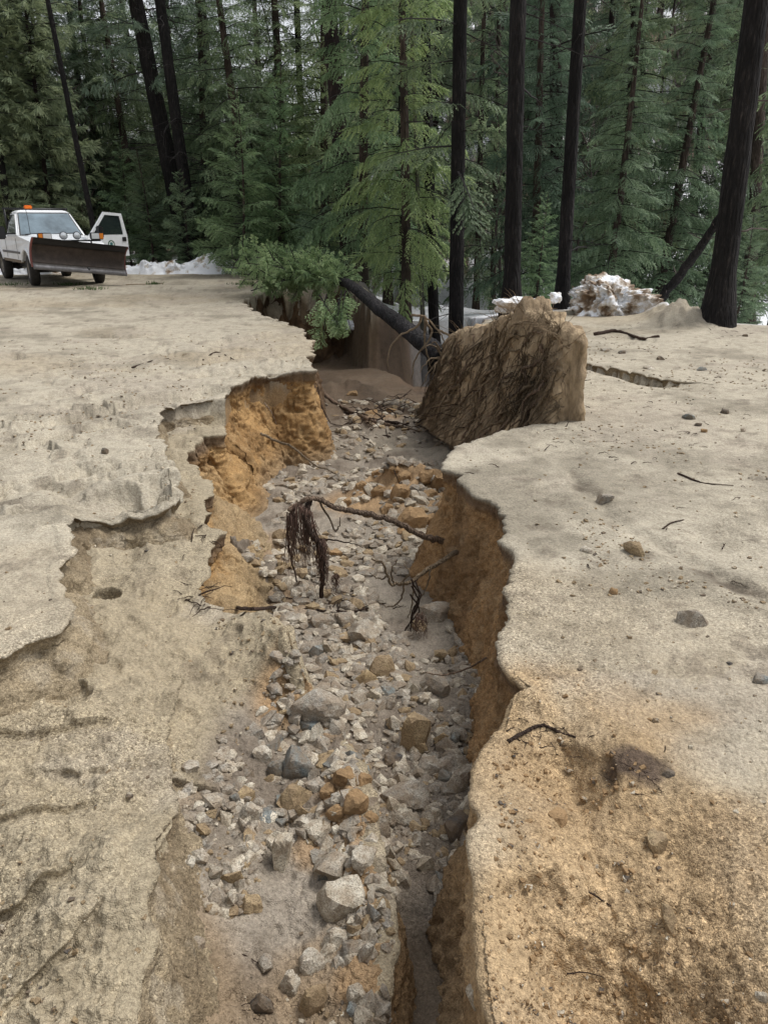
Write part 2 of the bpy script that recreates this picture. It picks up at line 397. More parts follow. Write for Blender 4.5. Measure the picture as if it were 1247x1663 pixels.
M['twig'] = plain('bare_twig', lin(84, 74, 70), .9, 0, (6, .3))
M['twig_dark'] = plain('dead_twig', lin(34, 29, 28), .9, 0, (6, .3))
M['fir'] = foliage_material('fir_needles', lin(66, 80, 63), lin(106, 127, 98), lin(150, 168, 132))
M['fir_blue'] = foliage_material('deep_fir_needles', lin(60, 74, 60), lin(96, 115, 92), lin(136, 153, 124))
M['cedar'] = foliage_material('cedar_sprays', lin(78, 98, 70), lin(126, 150, 108), lin(168, 188, 144))
M['pine'] = foliage_material('pine_needles', lin(76, 90, 74), lin(120, 136, 112), lin(162, 176, 148))
M['snow'] = snow_material('old_snow', .04)
M['snow_dirty'] = snow_material('dirty_snow', -.06)
M['cedar_fresh'] = foliage_material('fresh_fir_needles', lin(84, 108, 80), lin(128, 154, 112), lin(170, 190, 146))
M['weed'] = plain('weed_green', lin(84, 102, 60), .7, 0, (20, .3))
def plate_material():
    t = NT('root_plate_soil')
    v = t.mapv(t.pos, (1, 1, .35))
    n = t.tex('Noise', 14, v, Detail=5, Roughness=.7).outputs[0]
    big = t.tex('Noise', 2.2, Detail=3).outputs[0]
    c = t.ramp(n, [(.3, lin(112, 98, 80)), (.5, lin(156, 138, 114)), (.72, lin(190, 170, 142))])
    c = t.mixc(c, t.ramp(big, [(.35, (.75, .73, .7)), (.65, (1.12, 1.1, 1.05))]), 1.0, 'MULTIPLY')
    return t.set(Base_Color=c, Roughness=.95, Normal=t.bump(n, 1.0, .04), Specular_IOR_Level=.2)
M['plate'] = plate_material()
M['rootlet'] = plain('brown_rootlet', lin(96, 74, 62), .9, 0, (30, .4))
M['char_log'] = bark_material('charred_log', lin(18, 18, 20), lin(48, 46, 47), lin(96, 92, 90))
# ------------------------------------------------------------------ object helpers
def tag(o, label=None, cat=None, group=None, kind=None):
    if label: o['label'] = label
    if cat: o['category'] = cat
    if group: o['group'] = group
    if kind: o['kind'] = kind
    return o
def link(o, parent=None):
    COL.objects.link(o)
    if parent is not None: o.parent = parent
    return o
def empty(name, loc=(0, 0, 0), rz=0):
    o = bpy.data.objects.new(name, None); o.location = loc; o.rotation_euler = (0, 0, rz); o.empty_display_size = .2
    return link(o)
def mesh(name, V, F, mat, smooth=True):
    me = bpy.data.meshes.new(name); me.from_pydata([tuple(v) for v in V], [], F); me.materials.append(mat)
    if smooth: me.polygons.foreach_set('use_smooth', [True] * len(me.polygons))
    me.update(); return me
def obj(name, me, parent=None, loc=(0, 0, 0), rot=(0, 0, 0), scale=(1, 1, 1)):
    o = bpy.data.objects.new(name, me); o.location = loc; o.rotation_euler = rot; o.scale = scale
    return link(o, parent)
def grid_mesh(name, X, Y, Z, mat, wrap=False):
    R, C = X.shape
    me = bpy.data.meshes.new(name)
    co = np.stack([X, Y, Z], -1).reshape(-1, 3).astype(np.float32)
    i = np.arange((R - 1) * (C - (0 if wrap else 1)))
    w = C if wrap else C - 1
    r, c = i // w, i % w; c2 = (c + 1) % C
    q = np.stack([r * C + c, r * C + c2, (r + 1) * C + c2, (r + 1) * C + c], -1).astype(np.int32)
    me.vertices.add(len(co)); me.vertices.foreach_set('co', co.ravel())
    me.loops.add(q.size); me.loops.foreach_set('vertex_index', q.ravel())
    me.polygons.add(len(q)); me.polygons.foreach_set('loop_start', np.arange(len(q), dtype=np.int32) * 4)
    me.polygons.foreach_set('use_smooth', np.ones(len(q), bool))
    me.materials.append(mat); me.update(calc_edges=True); me.validate()
    return me
def pattr(me, name, arr):
    a = me.attributes.new(name, 'FLOAT_COLOR', 'POINT')
    c = np.ones((len(arr), 4), np.float32); c[:, :3] = arr
    a.data.foreach_set('color', c.ravel())

def rgb(*a): return np.array(lin(*a)[:3])
sand, sandg = np.array(lin(177, 168, 150)[:3]), np.array(lin(143, 135, 119)[:3])
ochre, ochd = np.array(lin(172, 146, 110)[:3]), np.array(lin(154, 128, 94)[:3])
mud, mudd = np.array(lin(148, 138, 124)[:3]), np.array(lin(116, 105, 92)[:3])
humus, snow = np.array(lin(62, 50, 46)[:3]), np.array(lin(232, 234, 238)[:3])
duff, topd = np.array(lin(86, 74, 62)[:3]), np.array(lin(104, 86, 66)[:3])
def surf_col(X, Y, Z, k):                   # colour of the undisturbed surface
    sdg, pm = k['sdg'], k['pm']
    e3 = lambda a: a[..., None]
    n_a, n_b, n_c = fb2(X, Y, .9, 4, 71), fb2(X, Y, 3.2, 4, 72), fb3(X, Y, Z, 2.6, 3, 73)
    c = sand + (sandg - sand) * e3(sm(-.2, .6, n_a * .6 + n_b * .5))
    c = c + (np.array(lin(158, 142, 116)[:3]) - c) * e3(sm(.0, .7, fb2(X * .6, Y, .7, 4, 74)) * .4)
    c = c + (np.array(lin(153, 140, 115)[:3]) - c) * e3(sm(.2, .7, pm) * (sdg < .05) * .7)
    silt = sm(.25, .55, fb2(X + .3 * n_b, Y, 1.2, 3, 86)) * (k['sdq'] < 0)
    c = c + (np.array(lin(166, 156, 140)[:3]) - c) * e3(silt * .6)
    # ochre bank to the right of the channel
    qa = sm(-.35, .25, k['sdq'] + .25 * n_b)
    c = c + (ochre + (ochd - ochre) * e3(sm(-.1, .7, n_c)) - c) * e3(qa * .85)
    return c, n_a, n_b, n_c
def surf_late(c, X, Y, k, n_b):             # humus pocket, washed litter
    e3 = lambda a: a[..., None]
    pt = sm(1.0, .55, np.hypot(X - PATCH[0], (Y - PATCH[1]) * 1.1) / .145 + .45 * n_b + .15 * fb2(X, Y, 14, 3, 77))
    c = c + (humus - c) * e3(pt * .85)
    rl = sm(.13, .0, ldist(RILL, X, Y)) * sm(-.1, .5, fb2(X, Y, 5, 4, 78))
    c = c + (duff * .8 - c) * e3(rl * .8)
    lt = sm(.35, .75, fb2(X, Y, 6, 5, 79, .65))
    return c, lt

# ------------------------------------------------------------------ ground: one sheet, finely divided where it is seen from close by
def build_ground():
    C0 = np.array([0.0, -0.8])
    th = np.concatenate([np.linspace(-180, -60, 14)[:-1], np.linspace(-60, -36, 36)[:-1], np.linspace(-36, 36, NCOL), np.linspace(36, 60, 36)[1:], np.linspace(60, 180, 14)[1:-1]])
    th = np.radians(th)
    py = np.linspace(2000, 372, NROW)
    dy = np.array([PZ(623.5, p, -.3)[1] for p in py]) - C0[1]
    far = np.geomspace(dy[-1] * 1.03, 900, 110)
    r = np.concatenate([[.25, .5], dy[dy > .7], far])
    T, Rr = np.meshgrid(th, r)
    def xy(T, Rr): return C0[0] + Rr * np.sin(T), C0[1] + Rr * np.cos(T)
    def blur(a, n, ax):
        a = np.moveaxis(a, ax, 0); h = n // 2
        p = np.concatenate([np.repeat(a[:1], h + 1, 0), a, np.repeat(a[-1:], h, 0)], 0)
        cs = np.cumsum(p, 0)
        return np.moveaxis((cs[n:] - cs[:-n]) / n, 0, ax)
    # crowd the rows and the columns where the ground is steep: a net of springs, stiff across the walls
    X, Y = xy(T, Rr); Z = land(X, Y)
    CACHE.update(th=th, r=r, Z=Z)
    nr, nc = len(r), len(th)
    U, Vv = np.meshgrid(np.arange(nr, dtype=float), np.arange(nc, dtype=float), indexing='ij')
    free = (sm(math.radians(44), math.radians(36), np.abs(th))[None, :] * sm(22, 15, r)[:, None])
    free[:2] = 0; free[-1] = 0; free[:, 0] = 0; free[:, -1] = 0
    ir, ic = np.arange(nr, dtype=float), np.arange(nc, dtype=float)
    U0, V0 = U.copy(), Vv.copy()
    def bil(u, v):
        i0 = np.clip(u.astype(int), 0, nr - 2); j0 = np.clip(v.astype(int), 0, nc - 2); a, b = u - i0, v - j0
        return (Z[i0, j0] * (1 - b) + Z[i0, j0 + 1] * b) * (1 - a) + (Z[i0 + 1, j0] * (1 - b) + Z[i0 + 1, j0 + 1] * b) * a
    for it in range(5):
        Rr, T = np.interp(U, ir, r), np.interp(Vv, ic, th)
        X, Y = xy(T, Rr); z = bil(U, Vv)
        g0 = np.abs(np.diff(z, axis=0)) / (np.hypot(np.diff(X, axis=0), np.diff(Y, axis=0)) + 1e-6)
        g1 = np.abs(np.diff(z, axis=1)) / (np.hypot(np.diff(X, axis=1), np.diff(Y, axis=1)) + 1e-6)
        w0 = blur(blur(np.sqrt(1 + np.clip(g0, 0, 6) ** 2 * 1.6), 5, 0), 5, 1)
        w1 = blur(blur(np.sqrt(1 + np.clip(g1, 0, 6) ** 2 * 1.6), 5, 0), 5, 1)
        den = w0[1:, 1:-1] + w0[:-1, 1:-1] + w1[1:-1, 1:] + w1[1:-1, :-1]
        for q in range(22):
            for A, A0 in ((U, U0), (Vv, V0)):
                n_ = (w0[1:, 1:-1] * A[2:, 1:-1] + w0[:-1, 1:-1] * A[:-2, 1:-1] + w1[1:-1, 1:] * A[1:-1, 2:] + w1[1:-1, :-1] * A[1:-1, :-2]) / den
                A[1:-1, 1:-1] += (n_ - A[1:-1, 1:-1]) * free[1:-1, 1:-1]
    Rr, T = np.interp(U, ir, r), np.interp(Vv, ic, th)
    X, Y = xy(T, Rr)
    Z, k = land(X, Y, True)
    near = sm(14, 5, Rr); vnear = sm(5.5, 2.5, Rr)
    pg, pm, sdg = k['pg'], k['pm'], k['sdg']
    # undercut walls: the foot of a wall stands back behind its lip
    gy, gx = None, None
    def normals(X, Y, Z):
        P = np.stack([X, Y, Z], -1)
        a = np.empty_like(P); b = np.empty_like(P)
        a[1:-1] = P[2:] - P[:-2]; a[0] = P[1] - P[0]; a[-1] = P[-1] - P[-2]
        b[:, 1:-1] = P[:, 2:] - P[:, :-2]; b[:, 0] = P[:, 1] - P[:, 0]; b[:, -1] = P[:, -1] - P[:, -2]
        n = np.cross(b, a); n /= np.linalg.norm(n, axis=-1, keepdims=True) + 1e-12
        return n
    N = normals(X, Y, Z)
    steep = sm(.15, .55, 1 - N[..., 2]) * sm(13, 11, Y)
    steepw = np.clip(1 - N[..., 2], 0, 1)
    uc = 0 * np.sin(np.clip(pg, 0, 1) * math.pi) * steep * mix(.05, .10, k['left']) * (1 + .9 * fb2(X, Y, 2.2, 3, 51)) * sm(2.0, 3.0, Y)
    uc = uc + 0 * np.sin(np.clip(pm, 0, 1) * math.pi) * steep * .16 * (sdg < 0) * (1 + .9 * fb2(X, Y, 2.8, 3, 52))
    N = np.stack([blur(blur(N[..., q], 15, 0), 15, 1) for q in range(3)], -1)
    hn = np.hypot(N[..., 0], N[..., 1]) + 1e-3
    uc = blur(blur(uc, 5, 0), 5, 1)
    X = X - N[..., 0] / hn * uc; Y = Y - N[..., 1] / hn * uc
    # relief along the normal: clods on the walls, lumps in the bed, fine crust on the sand
    bedm = sm(.0, .3, np.maximum(sdg, k['sdb']))
    och = sm(0, .5, k['sdq'])
    cl = .75 - 1.6 * np.abs(fb3(X, Y, Z * 1.2, 5.5, 4, 61, .6))
    d = -.03 * steep * near + 0 * steep * near * (mix(.02, .10, k['left']) * fb3(X, Y, Z, 2.4, 2, 59) * sm(3, 4.5, Y) + .055 * cl + .03 * sm(.0, .25, np.abs(fb3(X, Y, Z, 4, 2, 60))) - .015 + .022 * (.6 - np.abs(fb3(X, Y, Z, 24, 3, 62, .65)) * 1.6))
    d = d + bedm * (1 - steep) * sm(18, 10, Rr) * (.05 * sm(8, 10, Rr) * (.4 - np.abs(fb2(X, Y, 2.6, 4, 58, .6))) + .012 * fb2(X, Y, 7, 4, 63, .6) + .010 * fb2(X, Y, 24, 3, 64, .65))
    d = d + (1 - bedm) * (1 - steep) * near * (.004 * fb2(X, Y, 9, 4, 65) + .0035 * fb2(X, Y, 38, 3, 66, .7) * vnear)
    d = d + och * near * (.03 * (.45 - 1.3 * np.abs(fb3(X, Y, Z, 6.5, 4, 67, .62))) + .006 * fb2(X, Y, 40, 2, 68))
    d = d + pm * (sdg < 0) * near * (.014 * (.5 - np.abs(fb2(X, Y, 11, 4, 69, .65)) * 1.5))
    d = d + vnear * .0035 * (vn2(X * 95, Y * 95, 70) - .5) * 2
    N = normals(X, Y, Z)
    N = np.stack([blur(blur(N[..., q], 5, 0), 5, 1) for q in range(3)], -1)
    X, Y, Z = X + N[..., 0] * d, Y + N[..., 1] * d, Z + N[..., 2] * d
    me = grid_mesh('ground', X, Y, Z, M['soil'], wrap=True)
    c, n_a, n_b, n_c = surf_col(X, Y, Z, k)
    e3 = lambda a: a[..., None]
    # walls of the gully: ochre subsoil under a darker crust
    wall = sm(.0, .035, pg) * sm(1.0, .9, pg)
    wc = ochre * .92 + (ochd - ochre) * e3(sm(-.5, .5, n_c))
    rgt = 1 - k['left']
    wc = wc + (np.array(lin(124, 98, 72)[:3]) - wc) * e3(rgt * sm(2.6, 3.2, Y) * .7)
    wc = wc + (topd - wc) * e3(sm(-.16, -.10, Z + .05 * n_b) * .85 * sm(2.5, 3.2, Y))
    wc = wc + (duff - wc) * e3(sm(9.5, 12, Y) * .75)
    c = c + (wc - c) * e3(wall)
    # bed
    bed = np.maximum(sm(.9, .995, pg), sm(.5, 1.0, k['pb']) * (sdg < 0))
    bc = mud + (mudd - mud) * e3(sm(-.3, .5, n_b))
    bc = bc + (sandg - bc) * e3(sm(.0, .8, n_a) * .6)
    ob = sm(-.1, .35, fb2(X, Y, 1.4, 3, 75)) * (sdg < .15)
    bc = bc + (np.array(lin(146, 126, 100)[:3]) - bc) * e3(ob * .7)
    for (px, py, zz, rad, a) in [(660, 800, -.9, .75, .95), (590, 800, -.9, .5, .6), (620, 675, -1., .5, .8), (470, 1060, -.25, .26, 1.), (430, 1015, -.25, .2, 1.), (540, 1120, -.35, .17, .9),
                                 (560, 1240, -.38, .16, .9), (560, 1300, -.38, .14, .9), (590, 1400, -.4, .12, .9), (600, 1480, -.42, .1, .8), (590, 1560, -.42, .11, .8), (520, 1330, -.42, .12, .7), (440, 900, -.8, .3, .6), (470, 965, -.8, .25, .6)]:
        ox, oy = PZ(px, py, zz)
        m_ = a * sm(1.15, .5, np.hypot(X - ox, Y - oy) / rad + .35 * n_b)
        bc = bc + (np.array(lin(160, 132, 98)[:3]) - bc) * e3(m_)
    chn = sm(-.02, .05, sdg) * sm(4.2, 3.0, Y)
    bc = bc + (np.array(lin(108, 97, 84)[:3]) - bc) * e3(chn * .6 * sm(.6, -.2, n_b))
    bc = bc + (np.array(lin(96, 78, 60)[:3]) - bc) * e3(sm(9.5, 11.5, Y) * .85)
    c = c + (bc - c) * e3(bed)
    c, lt = surf_late(c, X, Y, k, n_b)
    c = c + (duff - c) * e3(lt * .4 * (1 - bed) * (1 - wall) * (1 - .7 * och))
    # road edge and the slopes beyond: litter and lying snow
    e = k['e']
    sn = sm(.6, -.2, sdg) * (1 - sm(22, 18, Y) * sm(2.2, 1.0, X) * sm(-4, -2.5, X)) * sm(-.1, .1, fb2(X + 2 * fb2(X, Y, .3, 3, 82), Y + 3 * fb2(X, Y, .3, 3, 83), .22, 5, 81, .7) + .15 * sm(3, 10, e) - .75 * sm(13, 30, e) + .3 * sm(-1, 2, X) - .2 * sm(2, -12, X))
    fo = duff + (np.array(lin(104, 84, 66)[:3]) - duff) * e3(n_b * .5 + .5)
    fo = fo + (snow - fo) * e3(sn)
    c = c + (fo - c) * e3(sm(-.3, .6, e + .4 * n_b))
    grainy = np.clip(.85 - .35 * wall - .25 * bed, 0, 1) * (1 - sm(-.3, .6, e) * .8)
    grainy = grainy * mix(.3, 1, sm(7, 2.5, Rr)) + .1 * (pm > .5)
    grainy = grainy * mix(.3, .95, sm(-.5, .5, fb2(X, Y, 1.3, 4, 85)))
    wet = bed * .6 * sm(.2, -.3, ob) + bed * .4 * chn
    pattr(me, 'col', np.clip(c, .01, .95).reshape(-1, 3))
    pattr(me, 'prm', np.stack([np.clip(grainy, 0, 1), wet, 0 * wet], -1).reshape(-1, 3))
    return tag(obj('ground', me), 'sandy gravel road surface cut open by a deep eroded gully', None, None, 'structure')
# ------------------------------------------------------------------ cut faces of the gully: crumbling walls with ragged, overhanging lips
def unwarp(P):                              # ground position whose warped position lies on the outline
    x, y = P[:, 0].copy(), P[:, 1].copy()
    for it in range(8):
        wa = np.clip(np.hypot(x, y) / 4, .5, 1.5)
        x, y = P[:, 0] - .05 * fb2(x, y, 2.6, 2, 11) * wa, P[:, 1] - .06 * fb2(x, y, 2.6, 2, 12) * wa
    return np.stack([x, y], -1)
def build_wall(name, pts, ds, base, lip, under, amp, kind, rows=54, side=-1, seed=0, fade=.35, nsm=.5):
    P = np.array(pts, float)
    L = np.concatenate([[0], np.cumsum(np.hypot(*np.diff(P, axis=0).T))])
    n = int(L[-1] / ds) + 2
    s = np.linspace(0, L[-1], n)
    Q = unwarp(np.stack([np.interp(s, L, P[:, 0]), np.interp(s, L, P[:, 1])], -1))
    def sm1(a, k):
        k = min(k, len(a) // 2 * 2 - 1); ker = np.hanning(k + 2)[1:-1]; ker /= ker.sum()
        return np.convolve(np.pad(a, k // 2, mode='edge'), ker, 'valid')
    kk = int(.10 / ds) | 1
    Q = np.stack([sm1(Q[:, 0], kk), sm1(Q[:, 1], kk)], -1)
    t = np.gradient(Q, axis=0); kk = int(nsm / ds) | 1
    t = np.stack([sm1(t[:, 0], kk), sm1(t[:, 1], kk)], -1); t /= np.linalg.norm(t, axis=1, keepdims=True)
    nrm = np.stack([t[:, 1], -t[:, 0]], -1) * side                    # into the gully
    base = np.interp(s / L[-1], np.linspace(0, 1, len(base)), base) if hasattr(base, '__len__') else np.full(n, base)
    endf = np.clip(np.minimum(s, L[-1] - s) / fade, 0, 1); endf = endf * endf * (3 - 2 * endf)
    top = 7
    rag = fb2(s, s * 0 + seed, 5, 4, seed, .6)
    lipn = lip * (1 + 1.1 * rag) * (.3 + .7 * endf)
    zt = hcache(Q[:, 0] - nrm[:, 0] * .05, Q[:, 1] - nrm[:, 1] * .05)
    bq = Q + nrm * (base + .04)[:, None]
    zb = np.minimum(hcache(bq[:, 0], bq[:, 1]) - .05, zt - .03)
    X, Y, Z, V, O = (np.zeros((n, top + rows)) for _ in range(5))
    for j in range(top + rows):
        if j < top:
            f = j / (top - 1); o = -.07 + (lipn + .07) * f
            x, y = Q[:, 0] + nrm[:, 0] * o, Q[:, 1] + nrm[:, 1] * o
            xi, yi = Q[:, 0] + nrm[:, 0] * np.minimum(o, -.045), Q[:, 1] + nrm[:, 1] * np.minimum(o, -.045)
            z = hcache(xi, yi) + np.interp(f, [0, .3, .8, 1], [-.014, .004, .006, -.004]); v = 0
        else:
            v = (j - top + 1) / rows
            o = lipn * (1 - v) ** 2 - under * np.sin(math.pi * min(1, v / .55)) * (1 + .6 * fb2(s, s * 0 + 5, 1.6, 3, seed + 3)) + base * v ** 1.35
            x, y = Q[:, 0] + nrm[:, 0] * o, Q[:, 1] + nrm[:, 1] * o
            z = zt + (zb - zt) * v - .004
        X[:, j], Y[:, j], Z[:, j], V[:, j], O[:, j] = x, y, z, v, o
    PP = np.stack([X, Y, Z], -1)
    N = np.cross(np.gradient(PP, axis=0), np.gradient(PP, axis=1)); N /= np.linalg.norm(N, axis=-1, keepdims=True) + 1e-9
    if (N[..., 0] * nrm[:, 0:1] + N[..., 1] * nrm[:, 1:2]).mean() < 0: N = -N
    vv = np.clip(V * 6, 0, 1)
    big = fb3(X, Y, Z, 1.9, 3, seed + 5)
    clod = .7 - 1.5 * np.abs(fb3(X, Y, Z * 1.15, 6.0, 4, seed + 6, .62))
    fine = .6 - 1.4 * np.abs(fb3(X, Y, Z, 27, 3, seed + 7, .65))
    grit = fb3(X, Y, Z, 75, 2, seed + 8)
    crack = sm(.10, .0, np.abs(fb3(X * 1.6, Y * 1.6, Z * .55, 3.2, 3, seed + 9)))
    d = vv * (amp * (1.3 * big + .9 * clod + .32 * fine - .5 * crack) + .006 * grit) * (.35 + .65 * endf)[:, None]
    d = d + (1 - vv) * .004 * grit * (O > -.03)
    PP = PP + N * d[..., None]
    me = grid_mesh(name, PP[..., 0], PP[..., 1], PP[..., 2], M['soil'])
    C_ = lambda r, g, b: np.array(lin(r, g, b)[:3])
    e3 = lambda a: a[..., None]
    n1, n2 = fb3(X, Y, Z, 2.6, 4, 73), fb3(X, Y, Z, 9, 4, 74, .6)
    dep = zt[:, None] - Z + .03 * n2
    jj = top + 4
    ox = np.minimum(O[:, :jj], -.01)
    lx, ly = Q[:, :1] + nrm[:, :1] * ox, Q[:, 1:] + nrm[:, 1:] * ox
    lz, lk = land(lx, ly, True); lk['sdg'] = np.minimum(lk['sdg'], -.01)
    if kind == 'sand': lk['pm'] = lk['pm'] * (lk['sdm'] > .3)
    lc, _, lb, _ = surf_col(lx, ly, lz, lk); lc, lt = surf_late(lc, lx, ly, lk, lb)
    lc = lc + (duff - lc) * e3(lt * .4 * (1 - .7 * sm(0, .5, lk['sdq'])))
    sandc = np.repeat(lc[:, -1:], top + rows, 1); sandc[:, :jj] = lc
    if kind == 'ochre':
        c = C_(172, 138, 92) + (C_(142, 111, 72) - C_(172, 138, 92)) * e3(sm(-.35, .35, n1))
        c = c + (C_(172, 144, 104) - c) * e3(sm(.15, .5, n2) * .5)
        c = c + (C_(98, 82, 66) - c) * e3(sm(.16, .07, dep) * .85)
        c = c + (C_(140, 122, 98) - c) * e3(sm(.7, .95, V) * .6)
        c = c + (C_(160, 145, 116) - c) * e3(sm(.3, .5, V + .25 * n1) * sm(.55, .7, s / L[-1])[:, None] * .5)
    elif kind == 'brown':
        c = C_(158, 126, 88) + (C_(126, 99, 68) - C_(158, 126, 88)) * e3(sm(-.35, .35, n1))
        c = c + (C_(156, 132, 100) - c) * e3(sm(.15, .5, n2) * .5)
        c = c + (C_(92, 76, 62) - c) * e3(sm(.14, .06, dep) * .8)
    elif kind == 'duff':
        c = C_(104, 82, 60) + (C_(74, 58, 44) - C_(104, 82, 60)) * e3(sm(-.35, .35, n1))
    elif kind == 'clay':
        c = C_(168, 142, 108) + (C_(136, 111, 80) - C_(168, 142, 108)) * e3(sm(-.3, .4, n1))
    else:
        c = C_(148, 134, 110) + (C_(120, 106, 85) - C_(148, 134, 110)) * e3(sm(-.3, .4, n1))
        c = c + (C_(160, 150, 132) - c) * e3(sm(.1, .5, n2) * .5)
    lipc = sandc
    isl = sm(.5, .0, V * 12)
    c = c + (lipc - c) * e3(isl)
    rq = np.hypot(X, Y)
    g = np.where(V > 0, .35 if kind != 'sand' else .5, .85 * mix(.3, 1, sm(7, 2.5, rq)) * mix(.3, .95, sm(-.5, .5, fb2(X, Y, 1.3, 4, 85))))
    pattr(me, 'col', np.clip(c, .01, .95).reshape(-1, 3)); pattr(me, 'prm', np.stack([g, 0 * g, 0 * g], -1).reshape(-1, 3))
    return tag(obj(name, me), None, None, None, 'structure')
def build_walls():
    W = lambda L: [PZ(p[0], p[1], p[2] if len(p) > 2 else 0) for p in L]
    a = build_wall('gully_wall', W([(610, 474), (560, 470), (500, 476), (440, 480), (400, 486), (388, 494), (411, 513), (442, 525), (486, 540), (490, 571), (497, 585)]), .035, [.5, .5, .5, .4, .15], .09, .10, .07, 'duff', 44, -1, 1)
    b = build_wall('gully_wall', W([(488, 548), (490, 571), (500, 594), (496, 602), (450, 604), (400, 611), (375, 628), (354, 648), (342, 686, -.12), (317, 700, -.2), (294, 725, -.2), (300, 746, -.2), (317, 767, -.2),
        (319, 813, -.2), (334, 834, -.22), (346, 855, -.22), (334, 888, -.23), (314, 913, -.25), (312, 940, -.28), (354, 984, -.3), (400, 998, -.32)]), .014, [.18, .22, .34, .42, .45, .5, .42, .25], .07, .10, .055, 'ochre', 74, -1, 2)
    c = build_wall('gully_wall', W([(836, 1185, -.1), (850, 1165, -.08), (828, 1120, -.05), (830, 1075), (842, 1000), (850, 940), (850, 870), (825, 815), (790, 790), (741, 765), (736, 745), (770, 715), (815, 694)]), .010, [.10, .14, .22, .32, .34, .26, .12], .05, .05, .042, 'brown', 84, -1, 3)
    d = build_wall('bank_step', W([(356, 648), (300, 652), (252, 662), (246, 700), (267, 738), (288, 779), (284, 798), (255, 804), (205, 804), (138, 816),
        (96, 836), (90, 866), (82, 900), (97, 935), (104, 982), (82, 1014), (34, 1040), (-60, 1070), (-300, 1190)]), .012, [.08, .10, .16, .18, .16, .16], .05, .07, .026, 'sand', 50, -1, 4, .35, .55)
    e = build_wall('bank_step', W([(300, 1085, -.3), (262, 1140, -.3), (252, 1215, -.3), (278, 1290, -.3), (262, 1335, -.3), (240, 1400, -.3), (234, 1480, -.3), (243, 1560, -.3), (232, 1663, -.3), (200, 1900, -.3)]), .006, [.08, .16, .22, .26], .03, .03, .022, 'sand', 44, -1, 5, .35, .3)
    f = build_wall('bank_step', W([(810, 1800, -.3), (790, 1663, -.25), (778, 1560, -.2), (764, 1450, -.2), (790, 1415, -.2), (766, 1370, -.2), (786, 1310, -.2), (815, 1240, -.15), (822, 1195, -.12), (845, 1168, -.08)]), .006, [.08, .09, .12, .12], .02, .02, .04, 'clay', 60, -1, 6)
    g = build_wall('bank_step', W([(400, 1000, -.3), (425, 1004, -.32), (480, 1060, -.34), (540, 1120, -.36), (560, 1170, -.4), (575, 1215, -.4), (600, 1290, -.42), (612, 1350, -.42), (640, 1420, -.42), (640, 1520, -.42), (615, 1663, -.42), (600, 1800, -.42)]), .007, [.18, .16, .10, .06, .06], .02, .02, .024, 'clay', 44, -1, 7)
    h = build_wall('bank_step', W([(925, 586), (960, 592), (1000, 602), (1060, 612), (1100, 619), (1145, 627)]), .014, .05, .03, .03, .02, 'sand', 18, 1, 8, .3, .4)
# ------------------------------------------------------------------ tubes (roots, trunks, twigs)
def smooth_path(pts, n, jit=0.0, rng=random):
    P = [Vector(p) for p in pts]
    P = [P[0] * 2 - P[1]] + P + [P[-1] * 2 - P[-2]]
    out, seg = [], len(P) - 3
    for k in range(n):
        t = k / (n - 1) * seg; i = min(int(t), seg - 1); f = t - i
        a, b, c, d = P[i:i + 4]
        q = .5 * ((2 * b) + (c - a) * f + (2 * a - 5 * b + 4 * c - d) * f * f + (3 * b - a - 3 * c + d) * f ** 3)
        if jit and 0 < k < n - 1: q = q + Vector((rng.gauss(0, jit), rng.gauss(0, jit), rng.gauss(0, jit)))
        out.append(q)
    return out
def tube_into(V, F, pts, radii, sides=6, lump=0.0, rng=random):
    base = len(V); n = len(pts)
    t0 = (pts[1] - pts[0]).normalized()
    a = t0.orthogonal().normalized()
    for i in range(n):
        t = (pts[min(i + 1, n - 1)] - pts[max(i - 1, 0)]).normalized()
        a = (a - t * a.dot(t)).normalized(); b = t.cross(a)
        for s in range(sides):
            an = 2 * math.pi * s / sides
            r = radii[i] * (1 + (rng.uniform(-lump, lump) if lump else 0))
            V.append(pts[i] + (a * math.cos(an) + b * math.sin(an)) * r)
    for i in range(n - 1):
        for s in range(sides):
            p, q = base + i * sides + s, base + i * sides + (s + 1) % sides
            F.append((p, q, q + sides, p + sides))
    F.append(tuple(range(base + sides - 1, base - 1, -1)))
    F.append(tuple(range(base + (n - 1) * sides, base + n * sides)))
def taper(n, r0, r1, p=1.0): return [r0 + (r1 - r0) * (i / (n - 1)) ** p for i in range(n)]

# ------------------------------------------------------------------ stones
def rock_mesh(name, seed, mat, sub=3, planes=11, flat=(1, 1, 1), rough=.035):
    rng = np.random.RandomState(seed)
    bm = bmesh.new(); bmesh.ops.create_icosphere(bm, subdivisions=sub, radius=1)
    d = np.array([v.co[:] for v in bm.verts]); d /= np.linalg.norm(d, axis=1, keepdims=True)
    n = rng.normal(size=(planes, 3)); n /= np.linalg.norm(n, axis=1, keepdims=True)
    n = np.vstack([n, [[0, 0, 1], [0, 0, -1]]]); off = np.concatenate([rng.uniform(.55, 1.0, planes), [.7, .7]])
    dots = d @ n.T
    r = np.where(dots > .05, off / np.maximum(dots, .05), 9).min(1)
    r = np.minimum(r, 1.35)
    p = d * r[:, None]
    p += d * (fb3(p[:, 0], p[:, 1], p[:, 2], 2.3, 4, seed % 97) * rough * 2)[:, None]
    p /= np.abs(p).max(0)
    p *= np.array(flat)
    for v, q in zip(bm.verts, p): v.co = q
    me = bpy.data.meshes.new(name); bm.to_mesh(me); bm.free(); me.materials.append(mat)
    return me
